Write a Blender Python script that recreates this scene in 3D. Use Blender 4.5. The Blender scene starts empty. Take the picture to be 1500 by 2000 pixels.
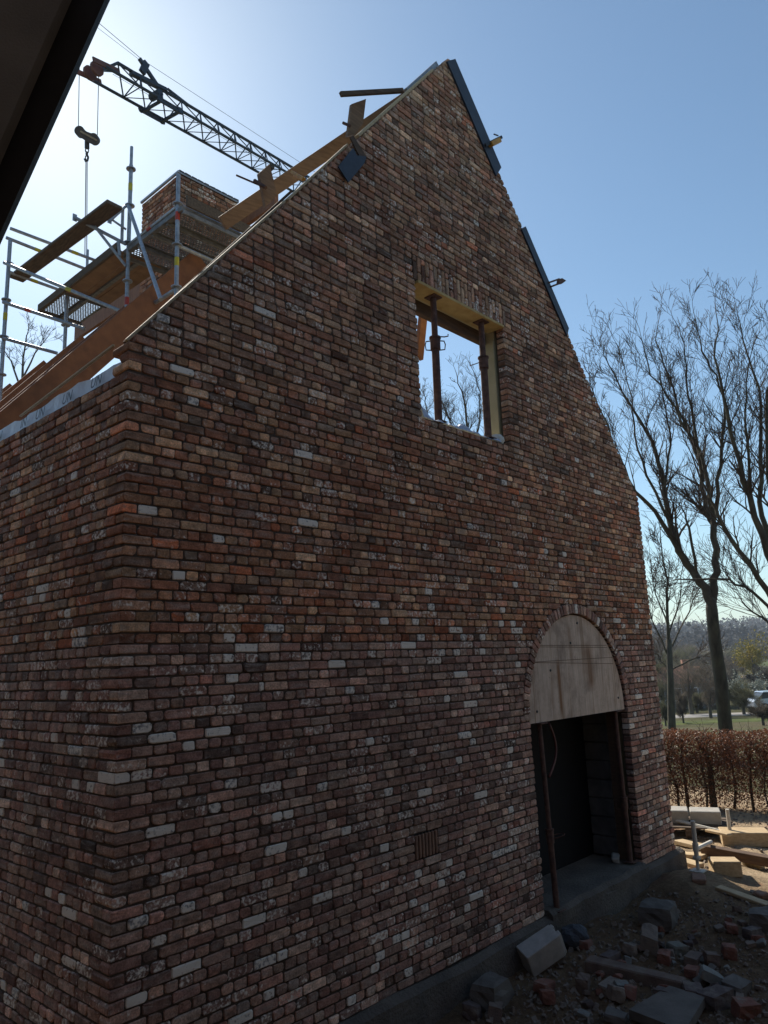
import bpy, bmesh, math, random
import numpy as np
from mathutils import Vector, Matrix

S = bpy.context.scene
COL = S.collection
R = math.radians
rnd = random.Random(7)
rng = np.random.default_rng(11)

# ------------------------------------------------------------------ camera
FPX = 1470.0                                     # focal length in pixels of a 1500 x 2000 picture
CAM = Vector((-2.1432, -4.0, 2.4147))
AX_R = Vector((0.67845225, -0.73366571, -0.03791009)).normalized()
AX_F = Vector((0.72488284, 0.660161, 0.19680528))
AX_F = (AX_F - AX_R * AX_F.dot(AX_R)).normalized()
AX_U = AX_R.cross(AX_F)
cd = bpy.data.cameras.new('camera'); cam = bpy.data.objects.new('camera', cd); COL.objects.link(cam)
cd.sensor_fit = 'HORIZONTAL'; cd.sensor_width = 36.0; cd.lens = 36.0 * FPX / 1500.0
cd.clip_start = 0.05; cd.clip_end = 6000
mw = Matrix.Identity(4)
for i in range(3):
    mw[i][0] = AX_R[i]; mw[i][1] = AX_U[i]; mw[i][2] = -AX_F[i]; mw[i][3] = CAM[i]
cam.matrix_world = mw
S.camera = cam
S.render.resolution_x = 768; S.render.resolution_y = 1024

# ------------------------------------------------------------------ sky, sun, exposure
SUN_AZ, SUN_EL = 69.0, 40.0                      # azimuth counted from +X towards +Y
W = bpy.data.worlds.new('World'); S.world = W; W.use_nodes = True
wn = W.node_tree.nodes; wl = W.node_tree.links
bg = wn['Background']
sky = wn.new('ShaderNodeTexSky'); sky.sky_type = 'NISHITA'; sky.sun_disc = False
sky.sun_elevation = R(SUN_EL); sky.sun_rotation = R(90 - SUN_AZ)
sky.altitude = 50; sky.air_density = 1.0; sky.dust_density = 0.40; sky.ozone_density = 1.4
wb = wn.new('ShaderNodeMix'); wb.data_type = 'RGBA'; wb.blend_type = 'MULTIPLY'; wb.inputs[0].default_value = 1.0
wb.inputs[7].default_value = (.905, 1.025, 1.01, 1)             # camera white balance, the same for the whole sky
wl.new(sky.outputs[0], wb.inputs[6]); wl.new(wb.outputs[2], bg.inputs[0]); bg.inputs[1].default_value = 0.10
sd = bpy.data.lights.new('sun', 'SUN'); so = bpy.data.objects.new('sun', sd); COL.objects.link(so)
sd.energy = 5.0; sd.angle = R(0.5); sd.color = (1.0, 0.93, 0.82)
sdir = Vector((math.cos(R(SUN_AZ)) * math.cos(R(SUN_EL)), math.sin(R(SUN_AZ)) * math.cos(R(SUN_EL)), math.sin(R(SUN_EL))))
so.rotation_euler = sdir.to_track_quat('Z', 'Y').to_euler(); so.location = (0, 20, 30)
vs = S.view_settings
vs.view_transform = 'Standard'; vs.look = 'None'; vs.gamma = 1.0; vs.use_curve_mapping = False
vs.exposure = 0.5
S.cycles.max_bounces = 8; S.cycles.diffuse_bounces = 3; S.cycles.transparent_max_bounces = 8

# ------------------------------------------------------------------ helpers
def ray(px, py):
    return AX_R * ((px - 750) / FPX) - AX_U * ((py - 1000) / FPX) + AX_F
def at_d(px, py, d): return CAM + ray(px, py) * d
def at_x(px, py, x): r = ray(px, py); return CAM + r * ((x - CAM.x) / r.x)
def at_y(px, py, y): r = ray(px, py); return CAM + r * ((y - CAM.y) / r.y)
def at_z(px, py, z): r = ray(px, py); return CAM + r * ((z - CAM.z) / r.z)
def project(p):
    v = Vector(p) - CAM; d = v.dot(AX_F)
    return 750 + FPX * v.dot(AX_R) / d, 1000 - FPX * v.dot(AX_U) / d, d

def tag(o, label=None, cat=None, group=None, kind=None):
    if label: o['label'] = label
    if cat: o['category'] = cat
    if group: o['group'] = group
    if kind: o['kind'] = kind
    return o
def empty(name, loc=(0, 0, 0), rz=0.0):
    o = bpy.data.objects.new(name, None); COL.objects.link(o); o.empty_display_size = 0.1
    o.location = loc; o.rotation_euler = (0, 0, rz); return o

class MB:
    """collects geometry in world coordinates; build() links it as one mesh object"""
    def __init__(s): s.v = []; s.f = []
    def add(s, vs, fs):
        b = len(s.v); s.v.extend([tuple(p) for p in vs]); s.f.extend([tuple(i + b for i in q) for q in fs]); return s
    def box(s, c, size, rot=None, jit=0.0, bev=0.0):
        """bevelled box, rot is a 3x3 Matrix"""
        hx, hy, hz = size[0] / 2, size[1] / 2, size[2] / 2
        b = min(bev, hx * .45, hy * .45, hz * .45)
        rot = rot or Matrix.Identity(3); c = Vector(c); vs = []
        if b <= 0:
            for z in (-1, 1):
                for y in (-1, 1):
                    for x in (-1, 1):
                        p = Vector((x * hx + rnd.uniform(-jit, jit), y * hy + rnd.uniform(-jit, jit), z * hz + rnd.uniform(-jit, jit)))
                        vs.append(c + rot @ p)
            return s.add(vs, [(0, 2, 3, 1), (4, 5, 7, 6), (0, 1, 5, 4), (2, 6, 7, 3), (0, 4, 6, 2), (1, 3, 7, 5)])
        idx = {}
        for z in (-1, 1):
            for y in (-1, 1):
                for x in (-1, 1):
                    j = Vector((rnd.uniform(-jit, jit), rnd.uniform(-jit, jit), rnd.uniform(-jit, jit)))
                    for a in range(3):
                        p = Vector((x * (hx - (b if a != 0 else 0)), y * (hy - (b if a != 1 else 0)), z * (hz - (b if a != 2 else 0)))) + j
                        idx[(x, y, z, a)] = len(vs); vs.append(c + rot @ p)
        g = lambda x, y, z, a: idx[(x, y, z, a)]
        fs = []
        for t in (-1, 1):
            q = [g(t, -1, -1, 0), g(t, 1, -1, 0), g(t, 1, 1, 0), g(t, -1, 1, 0)]; fs.append(q if t > 0 else q[::-1])
            q = [g(-1, t, -1, 1), g(-1, t, 1, 1), g(1, t, 1, 1), g(1, t, -1, 1)]; fs.append(q if t > 0 else q[::-1])
            q = [g(-1, -1, t, 2), g(1, -1, t, 2), g(1, 1, t, 2), g(-1, 1, t, 2)]; fs.append(q if t > 0 else q[::-1])
        for t in (-1, 1):
            for u in (-1, 1):
                q = [g(t, u, -1, 0), g(t, u, -1, 1), g(t, u, 1, 1), g(t, u, 1, 0)]; fs.append(q if t * u > 0 else q[::-1])
                q = [g(t, -1, u, 2), g(t, -1, u, 0), g(t, 1, u, 0), g(t, 1, u, 2)]; fs.append(q if t * u > 0 else q[::-1])
                q = [g(-1, t, u, 1), g(-1, t, u, 2), g(1, t, u, 2), g(1, t, u, 1)]; fs.append(q if t * u > 0 else q[::-1])
                for w in (-1, 1):
                    q = [g(t, u, w, 0), g(t, u, w, 1), g(t, u, w, 2)]; fs.append(q if t * u * w > 0 else q[::-1])
        return s.add(vs, fs)
    def tube(s, a, b, r, r2=None, n=8, cap=True):
        return s.pipe([a, b], [r, r if r2 is None else r2], n, cap)
    def pipe(s, pts, rad, n=8, cap=True, closed=False):
        pts = [Vector(p) for p in pts]; m = len(pts)
        if isinstance(rad, (int, float)): rad = [rad] * m
        vs = []; prev = None
        for i, p in enumerate(pts):
            t = (pts[min(i + 1, m - 1)] - pts[max(i - 1, 0)]) if not closed else (pts[(i + 1) % m] - pts[i - 1])
            if t.length < 1e-9: t = Vector((0, 0, 1))
            t.normalize()
            if prev is None:
                u = t.cross(Vector((0, 0, 1)) if abs(t.z) < .9 else Vector((1, 0, 0)))
            else:
                u = prev - t * prev.dot(t)
                if u.length < 1e-6: u = t.orthogonal()
            u.normalize(); prev = u; w = t.cross(u)
            for k in range(n):
                a = 2 * math.pi * k / n
                vs.append(p + (u * math.cos(a) + w * math.sin(a)) * rad[i])
        fs = []
        for i in range(m if closed else m - 1):
            i2 = (i + 1) % m
            for k in range(n):
                k2 = (k + 1) % n
                fs.append((i * n + k, i * n + k2, i2 * n + k2, i2 * n + k))
        if cap and not closed:
            fs.append(tuple(range(n - 1, -1, -1))); fs.append(tuple((m - 1) * n + k for k in range(n)))
        return s.add(vs, fs)
    def beam(s, a, b, w, h, up=(0, 0, 1), bev=0.004, jit=0.0):
        """rectangular bar from a to b; h is measured towards up, w across"""
        a = Vector(a); b = Vector(b); t = b - a; L = t.length; t.normalize()
        up = Vector(up); u = up - t * up.dot(t); u.normalize(); y = u.cross(t)
        rot = Matrix((t, y, u)).transposed()
        return s.box((a + b) / 2, (L, w, h), rot, jit, bev)
    def prism(s, poly, vec):
        """extrude a planar polygon (list of points) by vec"""
        n = len(poly); vec = Vector(vec); a = [Vector(p) for p in poly]; vs = a + [p + vec for p in a]
        fs = [tuple(range(n))[::-1], tuple(range(n, 2 * n))]
        fs += [(i, (i + 1) % n, n + (i + 1) % n, n + i) for i in range(n)]
        return s.add(vs, fs)
    def build(s, name, mat, parent=None, smooth=False, origin=None):
        me = bpy.data.meshes.new(name)
        o = Vector(origin) if origin is not None else Vector((0, 0, 0))
        me.from_pydata([tuple(Vector(p) - o) for p in s.v] if origin is not None else s.v, [], s.f); me.materials.append(mat)
        if smooth: me.polygons.foreach_set('use_smooth', [True] * len(me.polygons))
        ob = bpy.data.objects.new(name, me); COL.objects.link(ob)
        if origin is not None: ob.location = o
        if parent is not None:
            ob.parent = parent; ob.matrix_parent_inverse = parent_inv(parent)
        return ob
def parent_inv(p):
    m = Matrix.Identity(4); chain = []
    while p is not None: chain.append(p); p = p.parent
    for q in reversed(chain): m = m @ (q.matrix_parent_inverse @ q.matrix_basis)
    return m.inverted()
def up_of(t):
    return Vector((0, 0, 1)) if abs(t.z) < .9 else Vector((1, 0, 0))
def rotz(a): return Matrix.Rotation(a, 3, 'Z')
def euler(x, y, z): return Matrix.Rotation(z, 3, 'Z') @ Matrix.Rotation(y, 3, 'Y') @ Matrix.Rotation(x, 3, 'X')

# ------------------------------------------------------------------ materials
def new_mat(name):
    m = bpy.data.materials.new(name); m.use_nodes = True
    nt = m.node_tree; return m, nt.nodes, nt.links, nt.nodes['Principled BSDF']
def noise(N, L, vec, scale, detail=4.0, rough=.55):
    n = N.new('ShaderNodeTexNoise'); n.inputs['Scale'].default_value = scale
    n.inputs['Detail'].default_value = detail; n.inputs['Roughness'].default_value = rough
    if vec is not None: L.new(vec, n.inputs['Vector'])
    return n.outputs['Fac']
def ramp(N, L, fac, stops):
    r = N.new('ShaderNodeValToRGB'); L.new(fac, r.inputs[0]); e = r.color_ramp.elements
    while len(e) < len(stops): e.new(0.5)
    for i, (p, c) in enumerate(stops):
        e[i].position = p; e[i].color = (c if len(c) == 4 else (*c, 1)) if not isinstance(c, (int, float)) else (c, c, c, 1)
    return r.outputs[0]
def mix(N, L, fac, a, b, mode='MIX'):
    n = N.new('ShaderNodeMix'); n.data_type = 'RGBA'; n.blend_type = mode
    for sock, val in ((n.inputs[0], fac), (n.inputs[6], a), (n.inputs[7], b)):
        if hasattr(val, 'is_output'): L.new(val, sock)
        elif isinstance(val, (int, float)): sock.default_value = val
        else: sock.default_value = (*val, 1)
    return n.outputs[2]
def bump(N, L, bsdf, h, strength, dist):
    b = N.new('ShaderNodeBump'); b.inputs['Strength'].default_value = strength; b.inputs['Distance'].default_value = dist
    L.new(h, b.inputs['Height']); L.new(b.outputs[0], bsdf.inputs['Normal'])
def plain(name, c1, c2=None, rough=.8, scale=6.0, metal=0.0, bmp=.4, bscale=60., bdist=.004, stretch=None, c3=None, spec=.4):
    """two-tone noise material with fine relief; stretch squeezes the noise along an axis (wood grain)"""
    m, N, L, B = new_mat(name)
    g = N.new('ShaderNodeNewGeometry').outputs['Position']
    if stretch:
        mp = N.new('ShaderNodeMapping'); L.new(g, mp.inputs[0]); mp.inputs['Scale'].default_value = stretch; g = mp.outputs[0]
    c2 = c2 or tuple(min(1, x * .62) for x in c1)
    f = noise(N, L, g, scale, 6)
    stops = [(.32, c2), (.68, c1)] if c3 is None else [(.28, c2), (.52, c1), (.72, c3)]
    L.new(ramp(N, L, f, stops), B.inputs['Base Color'])
    B.inputs['Roughness'].default_value = rough; B.inputs['Metallic'].default_value = metal
    B.inputs['Specular IOR Level'].default_value = spec
    if bmp: bump(N, L, B, noise(N, L, g, bscale, 4), bmp, bdist)
    return m

def brick_material():
    m, N, L, B = new_mat('brick_clay')
    a = N.new('ShaderNodeAttribute'); a.attribute_name = 'bcol'
    g = N.new('ShaderNodeNewGeometry').outputs['Position']
    col = mix(N, L, 1.0, a.outputs['Color'], ramp(N, L, noise(N, L, g, 16, 5, .65), [(.25, .48), (.75, 1.55)]), 'MULTIPLY')
    col = mix(N, L, 1.0, col, ramp(N, L, noise(N, L, g, 90, 3, .7), [(.3, .62), (.7, 1.40)]), 'MULTIPLY')
    # lime left over from the old mortar on a few reclaimed bricks
    th = N.new('ShaderNodeMath'); th.operation = 'ADD'; L.new(noise(N, L, g, 38, 5, .6), th.inputs[0]); L.new(a.outputs['Alpha'], th.inputs[1])
    col = mix(N, L, ramp(N, L, th.outputs[0], [(.82, 0.0), (.95, 1.0)]), col, (.80, .71, .60))
    # faint bloom and damp drifting across many bricks
    col = mix(N, L, 1.0, col, ramp(N, L, noise(N, L, g, .9, 4, .6), [(.3, .82), (.7, 1.18)]), 'MULTIPLY')
    big = N.new('ShaderNodeMath'); big.operation = 'MULTIPLY'; L.new(noise(N, L, g, 1.7, 4, .6), big.inputs[0]); L.new(noise(N, L, g, 22, 4, .7), big.inputs[1])
    col = mix(N, L, ramp(N, L, big.outputs[0], [(.29, 0.0), (.42, .42)]), col, (.46, .36, .27))
    L.new(col, B.inputs['Base Color']); B.inputs['Roughness'].default_value = .9; B.inputs['Specular IOR Level'].default_value = .25
    bump(N, L, B, noise(N, L, g, 110, 5, .7), .7, .004)
    return m
M = {}
M['brick'] = brick_material()
M['mortar'] = plain('mortar', (.092, .062, .042), (.050, .035, .025), .95, 30, bscale=180, bdist=.004, bmp=.8)
M['concrete'] = plain('concrete', (.19, .168, .145), (.105, .092, .08), .95, 5, bscale=70, bdist=.006, bmp=.7)
M['concrete_light'] = plain('concrete_light', (.42, .39, .34), (.30, .28, .25), .9, 8, bscale=90)
M['aerated'] = plain('aerated_block', (.52, .50, .46), (.38, .37, .34), .95, 12, bscale=160, bdist=.003, bmp=.8)
M['timber'] = plain('timber', (.30, .175, .095), (.20, .11, .06), .75, 7, stretch=(1, 1, 7), bscale=40)
M['timber_dark'] = plain('timber_dark', (.13, .075, .042), (.07, .042, .026), .8, 6, stretch=(1, 1, 6), bscale=40)
M['timber_grey'] = plain('timber_weathered', (.16, .115, .08), (.08, .058, .042), .9, 8, stretch=(6, 1, 6), bscale=50)
M['timber_pale'] = plain('timber_pale', (.56, .42, .25), (.40, .28, .15), .75, 8, stretch=(5, 1, 5), bscale=50)
M['rafter'] = plain('rafter_lvl', (.29, .115, .048), (.19, .072, .032), .7, 4, stretch=(2, 6, 2), bscale=50, bmp=.2)
M['osb'] = plain('formwork_board', (.56, .40, .16), (.42, .28, .10), .75, 9, bscale=60)
M['insul'] = plain('insulation_board', (.50, .42, .24), (.42, .35, .19), .85, 7, bscale=120)
M['ply_stained'] = None
M['rust'] = plain('rusty_steel', (.135, .07, .052), (.062, .036, .03), .8, 18, metal=.3, bscale=150, c3=(.19, .105, .075))
M['galv'] = plain('galvanised_steel', (.42, .44, .47), (.27, .28, .30), .5, 22, metal=.55, bscale=120, bmp=.2)
M['galv_dark'] = plain('deck_steel', (.26, .25, .24), (.15, .14, .13), .6, 14, metal=.5, bscale=120, bmp=.3)
M['crane'] = plain('crane_paint', (.05, .065, .085), (.035, .045, .06), .55, 3, metal=.1, bscale=40, bmp=.1)
M['crane_red'] = plain('crane_red', (.20, .075, .05), (.10, .045, .035), .6, 3, bmp=.1)
M['hook_stripe'] = plain('hook_stripe', (.42, .30, .17), (.30, .2, .11), .6, 5, bmp=.1)
M['crane_yellow'] = plain('hook_brown', (.10, .065, .045), (.05, .038, .03), .6, 5, bmp=.1)
M['black'] = plain('black_plastic', (.022, .022, .024), (.014, .014, .016), .55, 20, bmp=.2)
M['slate'] = plain('dark_coated_board', (.042, .050, .068), (.028, .033, .045), .5, 12, bmp=.2)
M['orange_steel'] = plain('clamp_orange', (.62, .30, .04), (.42, .19, .03), .5, 20, bmp=.1)
M['tape_yellow'] = plain('tape_yellow', (.62, .50, .03), (.5, .4, .03), .5, bmp=0)
M['tape_red'] = plain('tape_red', (.60, .07, .03), (.45, .05, .03), .5, bmp=0)
M['foil'] = plain('white_foil', (.72, .75, .80), (.62, .66, .72), .45, 3, bscale=18, bmp=.5, bdist=.02)
M['ink'] = plain('print_ink', (.12, .13, .15), (.09, .10, .12), .6, bmp=0)
M['plastic_sheet'] = plain('plastic_sheet', (.58, .62, .70), (.30, .36, .50), .35, 9, bscale=25, bmp=.9, bdist=.02)
M['foam'] = plain('foam', (.72, .69, .60), (.6, .56, .47), .9, 25, bscale=60, bmp=.7)
M['terracotta'] = plain('terracotta', (.30, .17, .11), (.20, .115, .078), .85, 20, bscale=120)
M['lead'] = plain('lead_edge', (.40, .43, .47), (.30, .32, .35), .5, 12, metal=.3, bmp=.2)
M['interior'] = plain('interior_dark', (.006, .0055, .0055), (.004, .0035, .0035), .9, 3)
M['block_grey'] = plain('block_wall', (.115, .105, .10), (.065, .06, .057), .9, 9, bscale=60)
M['hose'] = plain('red_hose', (.16, .045, .035), (.11, .035, .03), .5, bmp=0)
M['cable'] = plain('steel_cable', (.06, .06, .065), (.04, .04, .045), .6, bmp=0)
M['sack'] = plain('sack', (.075, .08, .095), (.05, .055, .065), .8, 12, bscale=30, bmp=.8, bdist=.02)
M['eave_grey'] = plain('eave_grey', (.22, .22, .21), (.16, .16, .155), .7, 9, bscale=300, bmp=.3)
M['white_tube'] = plain('dusty_white_tube', (.66, .62, .54), (.48, .44, .37), .6, 20, bmp=.2)
M['soil'] = plain('dirty_footing', (.155, .128, .104), (.085, .072, .060), .97, 4, bscale=35, bmp=1., bdist=.02)

def stained_board():
    m, N, L, B = new_mat('stained_plywood')
    g = N.new('ShaderNodeNewGeometry').outputs['Position']
    c = ramp(N, L, noise(N, L, g, 7, 6, .65), [(.3, (.43, .315, .235)), (.5, (.56, .425, .325)), (.7, (.64, .50, .39))])
    mp = N.new('ShaderNodeMapping'); L.new(g, mp.inputs[0]); mp.inputs['Scale'].default_value = (11, 1, .55)
    c = mix(N, L, ramp(N, L, noise(N, L, mp.outputs[0], 1.0, 4), [(.52, 0.0), (.68, .85)]), c, (.24, .125, .055))
    c = mix(N, L, ramp(N, L, noise(N, L, g, 26, 3), [(.66, 0.0), (.75, .5)]), c, (.14, .11, .095))
    sx = N.new('ShaderNodeSeparateXYZ'); L.new(g, sx.inputs[0])
    wob = noise(N, L, mp.outputs[0], 3.0, 4, .7)
    def mth(op, a_, b_):
        n_ = N.new('ShaderNodeMath'); n_.operation = op
        for i_, v_ in enumerate((a_, b_)):
            if hasattr(v_, 'is_output'): L.new(v_, n_.inputs[i_])
            elif v_ is not None: n_.inputs[i_].default_value = v_
        return n_.outputs[0]
    for x0_, w_, za, zb_, k_ in ((4.83, .045, 1.78, 2.42, .9), (5.50, .12, 2.02, 2.58, .8), (5.12, .05, 2.3, 2.8, .4)):   # rust runs below old fixings
        dx_ = mth('ABSOLUTE', mth('SUBTRACT', sx.outputs[0], x0_), None)
        m1 = N.new('ShaderNodeMapRange'); L.new(dx_, m1.inputs[0]); m1.inputs[1].default_value = w_; m1.inputs[2].default_value = w_ * .2
        m2 = N.new('ShaderNodeMapRange'); L.new(mth('ABSOLUTE', mth('SUBTRACT', sx.outputs[2], (za + zb_) / 2), None), m2.inputs[0]); m2.inputs[1].default_value = (zb_ - za) / 2; m2.inputs[2].default_value = (zb_ - za) / 2 - .12
        f_ = mth('MULTIPLY', mth('MULTIPLY', m1.outputs[0], m2.outputs[0]), mth('MULTIPLY', wob, k_ * 2.0))
        c = mix(N, L, f_, c, (.25, .115, .042))
    mg = N.new('ShaderNodeMapping'); L.new(g, mg.inputs[0]); mg.inputs['Scale'].default_value = (34, 1, 1.6)
    c = mix(N, L, 1.0, c, ramp(N, L, noise(N, L, mg.outputs[0], 1.2, 5, .7), [(.3, .76), (.7, 1.16)]), 'MULTIPLY')
    c = mix(N, L, ramp(N, L, noise(N, L, g, 2.3, 5, .65), [(.50, 0.0), (.66, .55)]), c, (.20, .145, .11))
    L.new(c, B.inputs['Base Color']); B.inputs['Roughness'].default_value = .8
    bump(N, L, B, noise(N, L, g, 60, 4), .3, .003)
    return m
M['ply_stained'] = stained_board()

# ------------------------------------------------------------------ ground and far country
def hnoise(x, y, s, seed=0.0):
    return (math.sin(x * s + 1.7 + seed) * math.cos(y * s * 1.13 - .6 + seed) + .5 * math.sin(x * s * 2.3 - y * s * 1.9 + seed * 2)
            + .25 * math.sin(x * s * 4.9 + y * s * 4.1 + 2.1))
FH = Vector((AX_F.x, AX_F.y, 0)).normalized(); RH = Vector((FH.y, -FH.x, 0))
def terrain_z(x, y):
    dx, dy = x - CAM.x, y - CAM.y
    s = dx * FH.x + dy * FH.y; r = math.hypot(dx, dy)
    s = max(s, 0.35 * r)
    t = lambda a, b: max(0.0, min(1.0, (s - a) / (b - a)))
    sm = lambda u: u * u * (3 - 2 * u)
    z = -.22 - 2.2 * sm(t(13, 62)) - 1.2 * sm(t(62, 140)) + 9 * sm(t(150, 420)) + 16 * sm(t(380, 800))
    if s > 60: z += hnoise(x, y, .006) * min(3.0, (s - 60) * .008)
    return z
def yard_z(x, y):
    z = -.13 + .022 * hnoise(x, y, 1.3) + .014 * hnoise(x, y, 3.7, 1.0) + .008 * hnoise(x, y, 9.1, 3.0) + .004 * hnoise(y, x, 21.0, 5.0)
    z += .14 * math.exp(-(((x - 6.6) / .8) ** 2 + ((y + .35) / .45) ** 2))
    z += .05 * math.exp(-(((x - 4.7) / .7) ** 2 + ((y + .55) / .4) ** 2))
    if x > 8: z += .04
    return z

def terrain_mat():
    m, N, L, B = new_mat('country_ground')
    g = N.new('ShaderNodeNewGeometry').outputs['Position']
    c = ramp(N, L, noise(N, L, g, .035, 5), [(.3, (.05, .046, .024)), (.5, (.075, .072, .030)), (.62, (.10, .075, .048)), (.75, (.13, .11, .075))])
    c = mix(N, L, 1.0, c, ramp(N, L, noise(N, L, g, 2.5, 6, .7), [(.3, .65), (.7, 1.3)]), 'MULTIPLY')
    L.new(c, B.inputs['Base Color']); B.inputs['Roughness'].default_value = .95; B.inputs['Specular IOR Level'].default_value = .1
    bump(N, L, B, noise(N, L, g, 5, 5), .8, .15)
    return m
def yard_mat():
    m, N, L, B = new_mat('yard_soil')
    g = N.new('ShaderNodeNewGeometry').outputs['Position']
    c = ramp(N, L, noise(N, L, g, 1.6, 6, .65), [(.3, (.26, .19, .125)), (.5, (.43, .32, .205)), (.72, (.58, .44, .285))])
    c = mix(N, L, 1.0, c, ramp(N, L, noise(N, L, g, 24, 5, .7), [(.3, .6), (.7, 1.35)]), 'MULTIPLY')
    c = mix(N, L, ramp(N, L, noise(N, L, g, 3.2, 3), [(.60, 0.0), (.70, .6)]), c, (.30, .15, .10))
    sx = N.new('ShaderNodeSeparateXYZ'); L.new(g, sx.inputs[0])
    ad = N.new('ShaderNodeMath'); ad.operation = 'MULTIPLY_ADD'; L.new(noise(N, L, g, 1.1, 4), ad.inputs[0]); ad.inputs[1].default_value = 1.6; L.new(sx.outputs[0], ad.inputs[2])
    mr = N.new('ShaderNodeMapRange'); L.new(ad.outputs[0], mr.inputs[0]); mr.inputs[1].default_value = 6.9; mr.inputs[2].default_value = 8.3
    c = mix(N, L, mr.outputs[0], mix(N, L, 1.0, c, (.45, .39, .355), 'MULTIPLY'), c)      # darker tone at low X, full tone beyond
    L.new(c, B.inputs['Base Color']); B.inputs['Roughness'].default_value = .97; B.inputs['Specular IOR Level'].default_value = .1
    h = N.new('ShaderNodeMath'); h.operation = 'ADD'; L.new(noise(N, L, g, 14, 6, .7), h.inputs[0]); L.new(noise(N, L, g, 60, 4, .7), h.inputs[1])
    bump(N, L, B, h.outputs[0], 1.0, .03)
    return m
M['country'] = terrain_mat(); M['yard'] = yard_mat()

b = MB(); NA = 144
radii = [0.0]; r_ = 3.0
while r_ < 1700: radii.append(r_); r_ *= 1.085
vs_, fs_ = [(CAM.x, CAM.y, -.4)], []
for r_ in radii[1:]:
    for k in range(NA):
        a = 2 * math.pi * k / NA; x = CAM.x + r_ * math.cos(a); y = CAM.y + r_ * math.sin(a)
        vs_.append((x, y, terrain_z(x, y)))
for k in range(NA): fs_.append((0, 1 + k, 1 + (k + 1) % NA))
for i in range(len(radii) - 2):
    for k in range(NA):
        a0 = 1 + i * NA; k2 = (k + 1) % NA
        fs_.append((a0 + k, a0 + NA + k, a0 + NA + k2, a0 + k2))
b.add(vs_, fs_); tag(b.build('ground', M['country'], smooth=True), kind='structure', label='grass and field ground falling away into the valley', cat='ground')

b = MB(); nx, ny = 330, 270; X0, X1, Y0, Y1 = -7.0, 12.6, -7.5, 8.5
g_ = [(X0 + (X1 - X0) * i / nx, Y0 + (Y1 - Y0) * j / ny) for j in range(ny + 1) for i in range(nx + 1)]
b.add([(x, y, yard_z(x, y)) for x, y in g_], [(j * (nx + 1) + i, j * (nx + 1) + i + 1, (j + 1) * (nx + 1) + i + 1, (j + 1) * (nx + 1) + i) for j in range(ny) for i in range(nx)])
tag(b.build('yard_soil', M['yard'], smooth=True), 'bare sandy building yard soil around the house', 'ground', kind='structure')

# ------------------------------------------------------------------ the brick house
HC = .063                        # course height
HW, SLOPE, ZE = 7.16, 1.212, 4.38
XC = HW / 2
ZB = .12                         # top of the footing
def rake_z(x): return ZE + SLOPE * min(x, HW - x)
WX0, WX1, WZ0, WZ1 = 2.80, 4.21, ZB + 70 * HC, ZB + 91 * HC       # window opening
LZ1 = ZB + 95 * HC                                              # top of the soldier course
DX0, DX1, DZS, ARC_R, ARC_O = 4.20, 6.25, 1.83, 1.025, 1.135      # doorway with round arch
DCX = (DX0 + DX1) / 2
VX0, VX1, VZ0, VZ1 = 2.45, 2.73, ZB + 13 * HC, ZB + 16 * HC       # air brick

house = empty('brick_house', (0, 0, 0))
tag(house, 'unfinished brick house with steep gable, arched doorway and open roof', 'house')

PAL = [((.205, .112, .080), 22), ((.230, .148, .103), 20), ((.255, .185, .128), 15), ((.200, .142, .112), 20), ((.25, .105, .062), 2.6),
       ((.105, .078, .066), 5), ((.180, .108, .088), 16), ((.30, .240, .180), 7), ((.245, .205, .165), 3), ((.16, .145, .130), 2)]
PW = np.array([w for _, w in PAL], float)
def brick_colour(z, n):
    w = PW.copy()  # clay mix by height: brick batches, with the light's tone put in
    if 2.6 < z < 4.3: w[4] *= 1.7; w[0] *= 1.4
    if z > 4.6: w[2] *= 1.5; w[1] *= 1.3; w[4] *= .6; w[5] *= .6
    if z < 2.2: w[6] *= 1.6; w[3] *= 1.3; w[2] *= .6
    c = np.array(PAL[rng.choice(len(PAL), p=w / w.sum())][0]) * rng.uniform(.82, 1.18)
    c = c * .95 + c.mean() * .05
    c = c * np.array((1.27, .93, .69)) * math.exp(rng.normal(.30, .25))
    lum = c.mean()
    if z < 2.6: c = (c * .66 + lum * np.array((1.10, .93, .95)) * .34) * 1.05  # cool light low on the wall tinted into the brick colour
    elif z > 4.4: c = c * .85 + lum * np.array((1.24, .98, .76)) * .15  # warm light high on the gable tinted in likewise
    sm = -.5 if rng.random() < .58 else rng.uniform(.12, .36)
    pw = .060 if z < 3.0 else (.006 if z < 5 else .001)
    if rng.random() < pw:
        c = np.array((.30, .27, .25)) if rng.random() < .6 else c; sm = rng.uniform(.38, .54)
    return (*c, sm)
RING = 12
BF = [(12 * 3, i, (i + 1) % 12) for i in range(12)] + [(i, 12 + i, 12 + (i + 1) % 12, (i + 1) % 12) for i in range(12)] + \
     [(12 + i, 24 + i, 24 + (i + 1) % 12, 12 + (i + 1) % 12) for i in range(12)]
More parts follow.
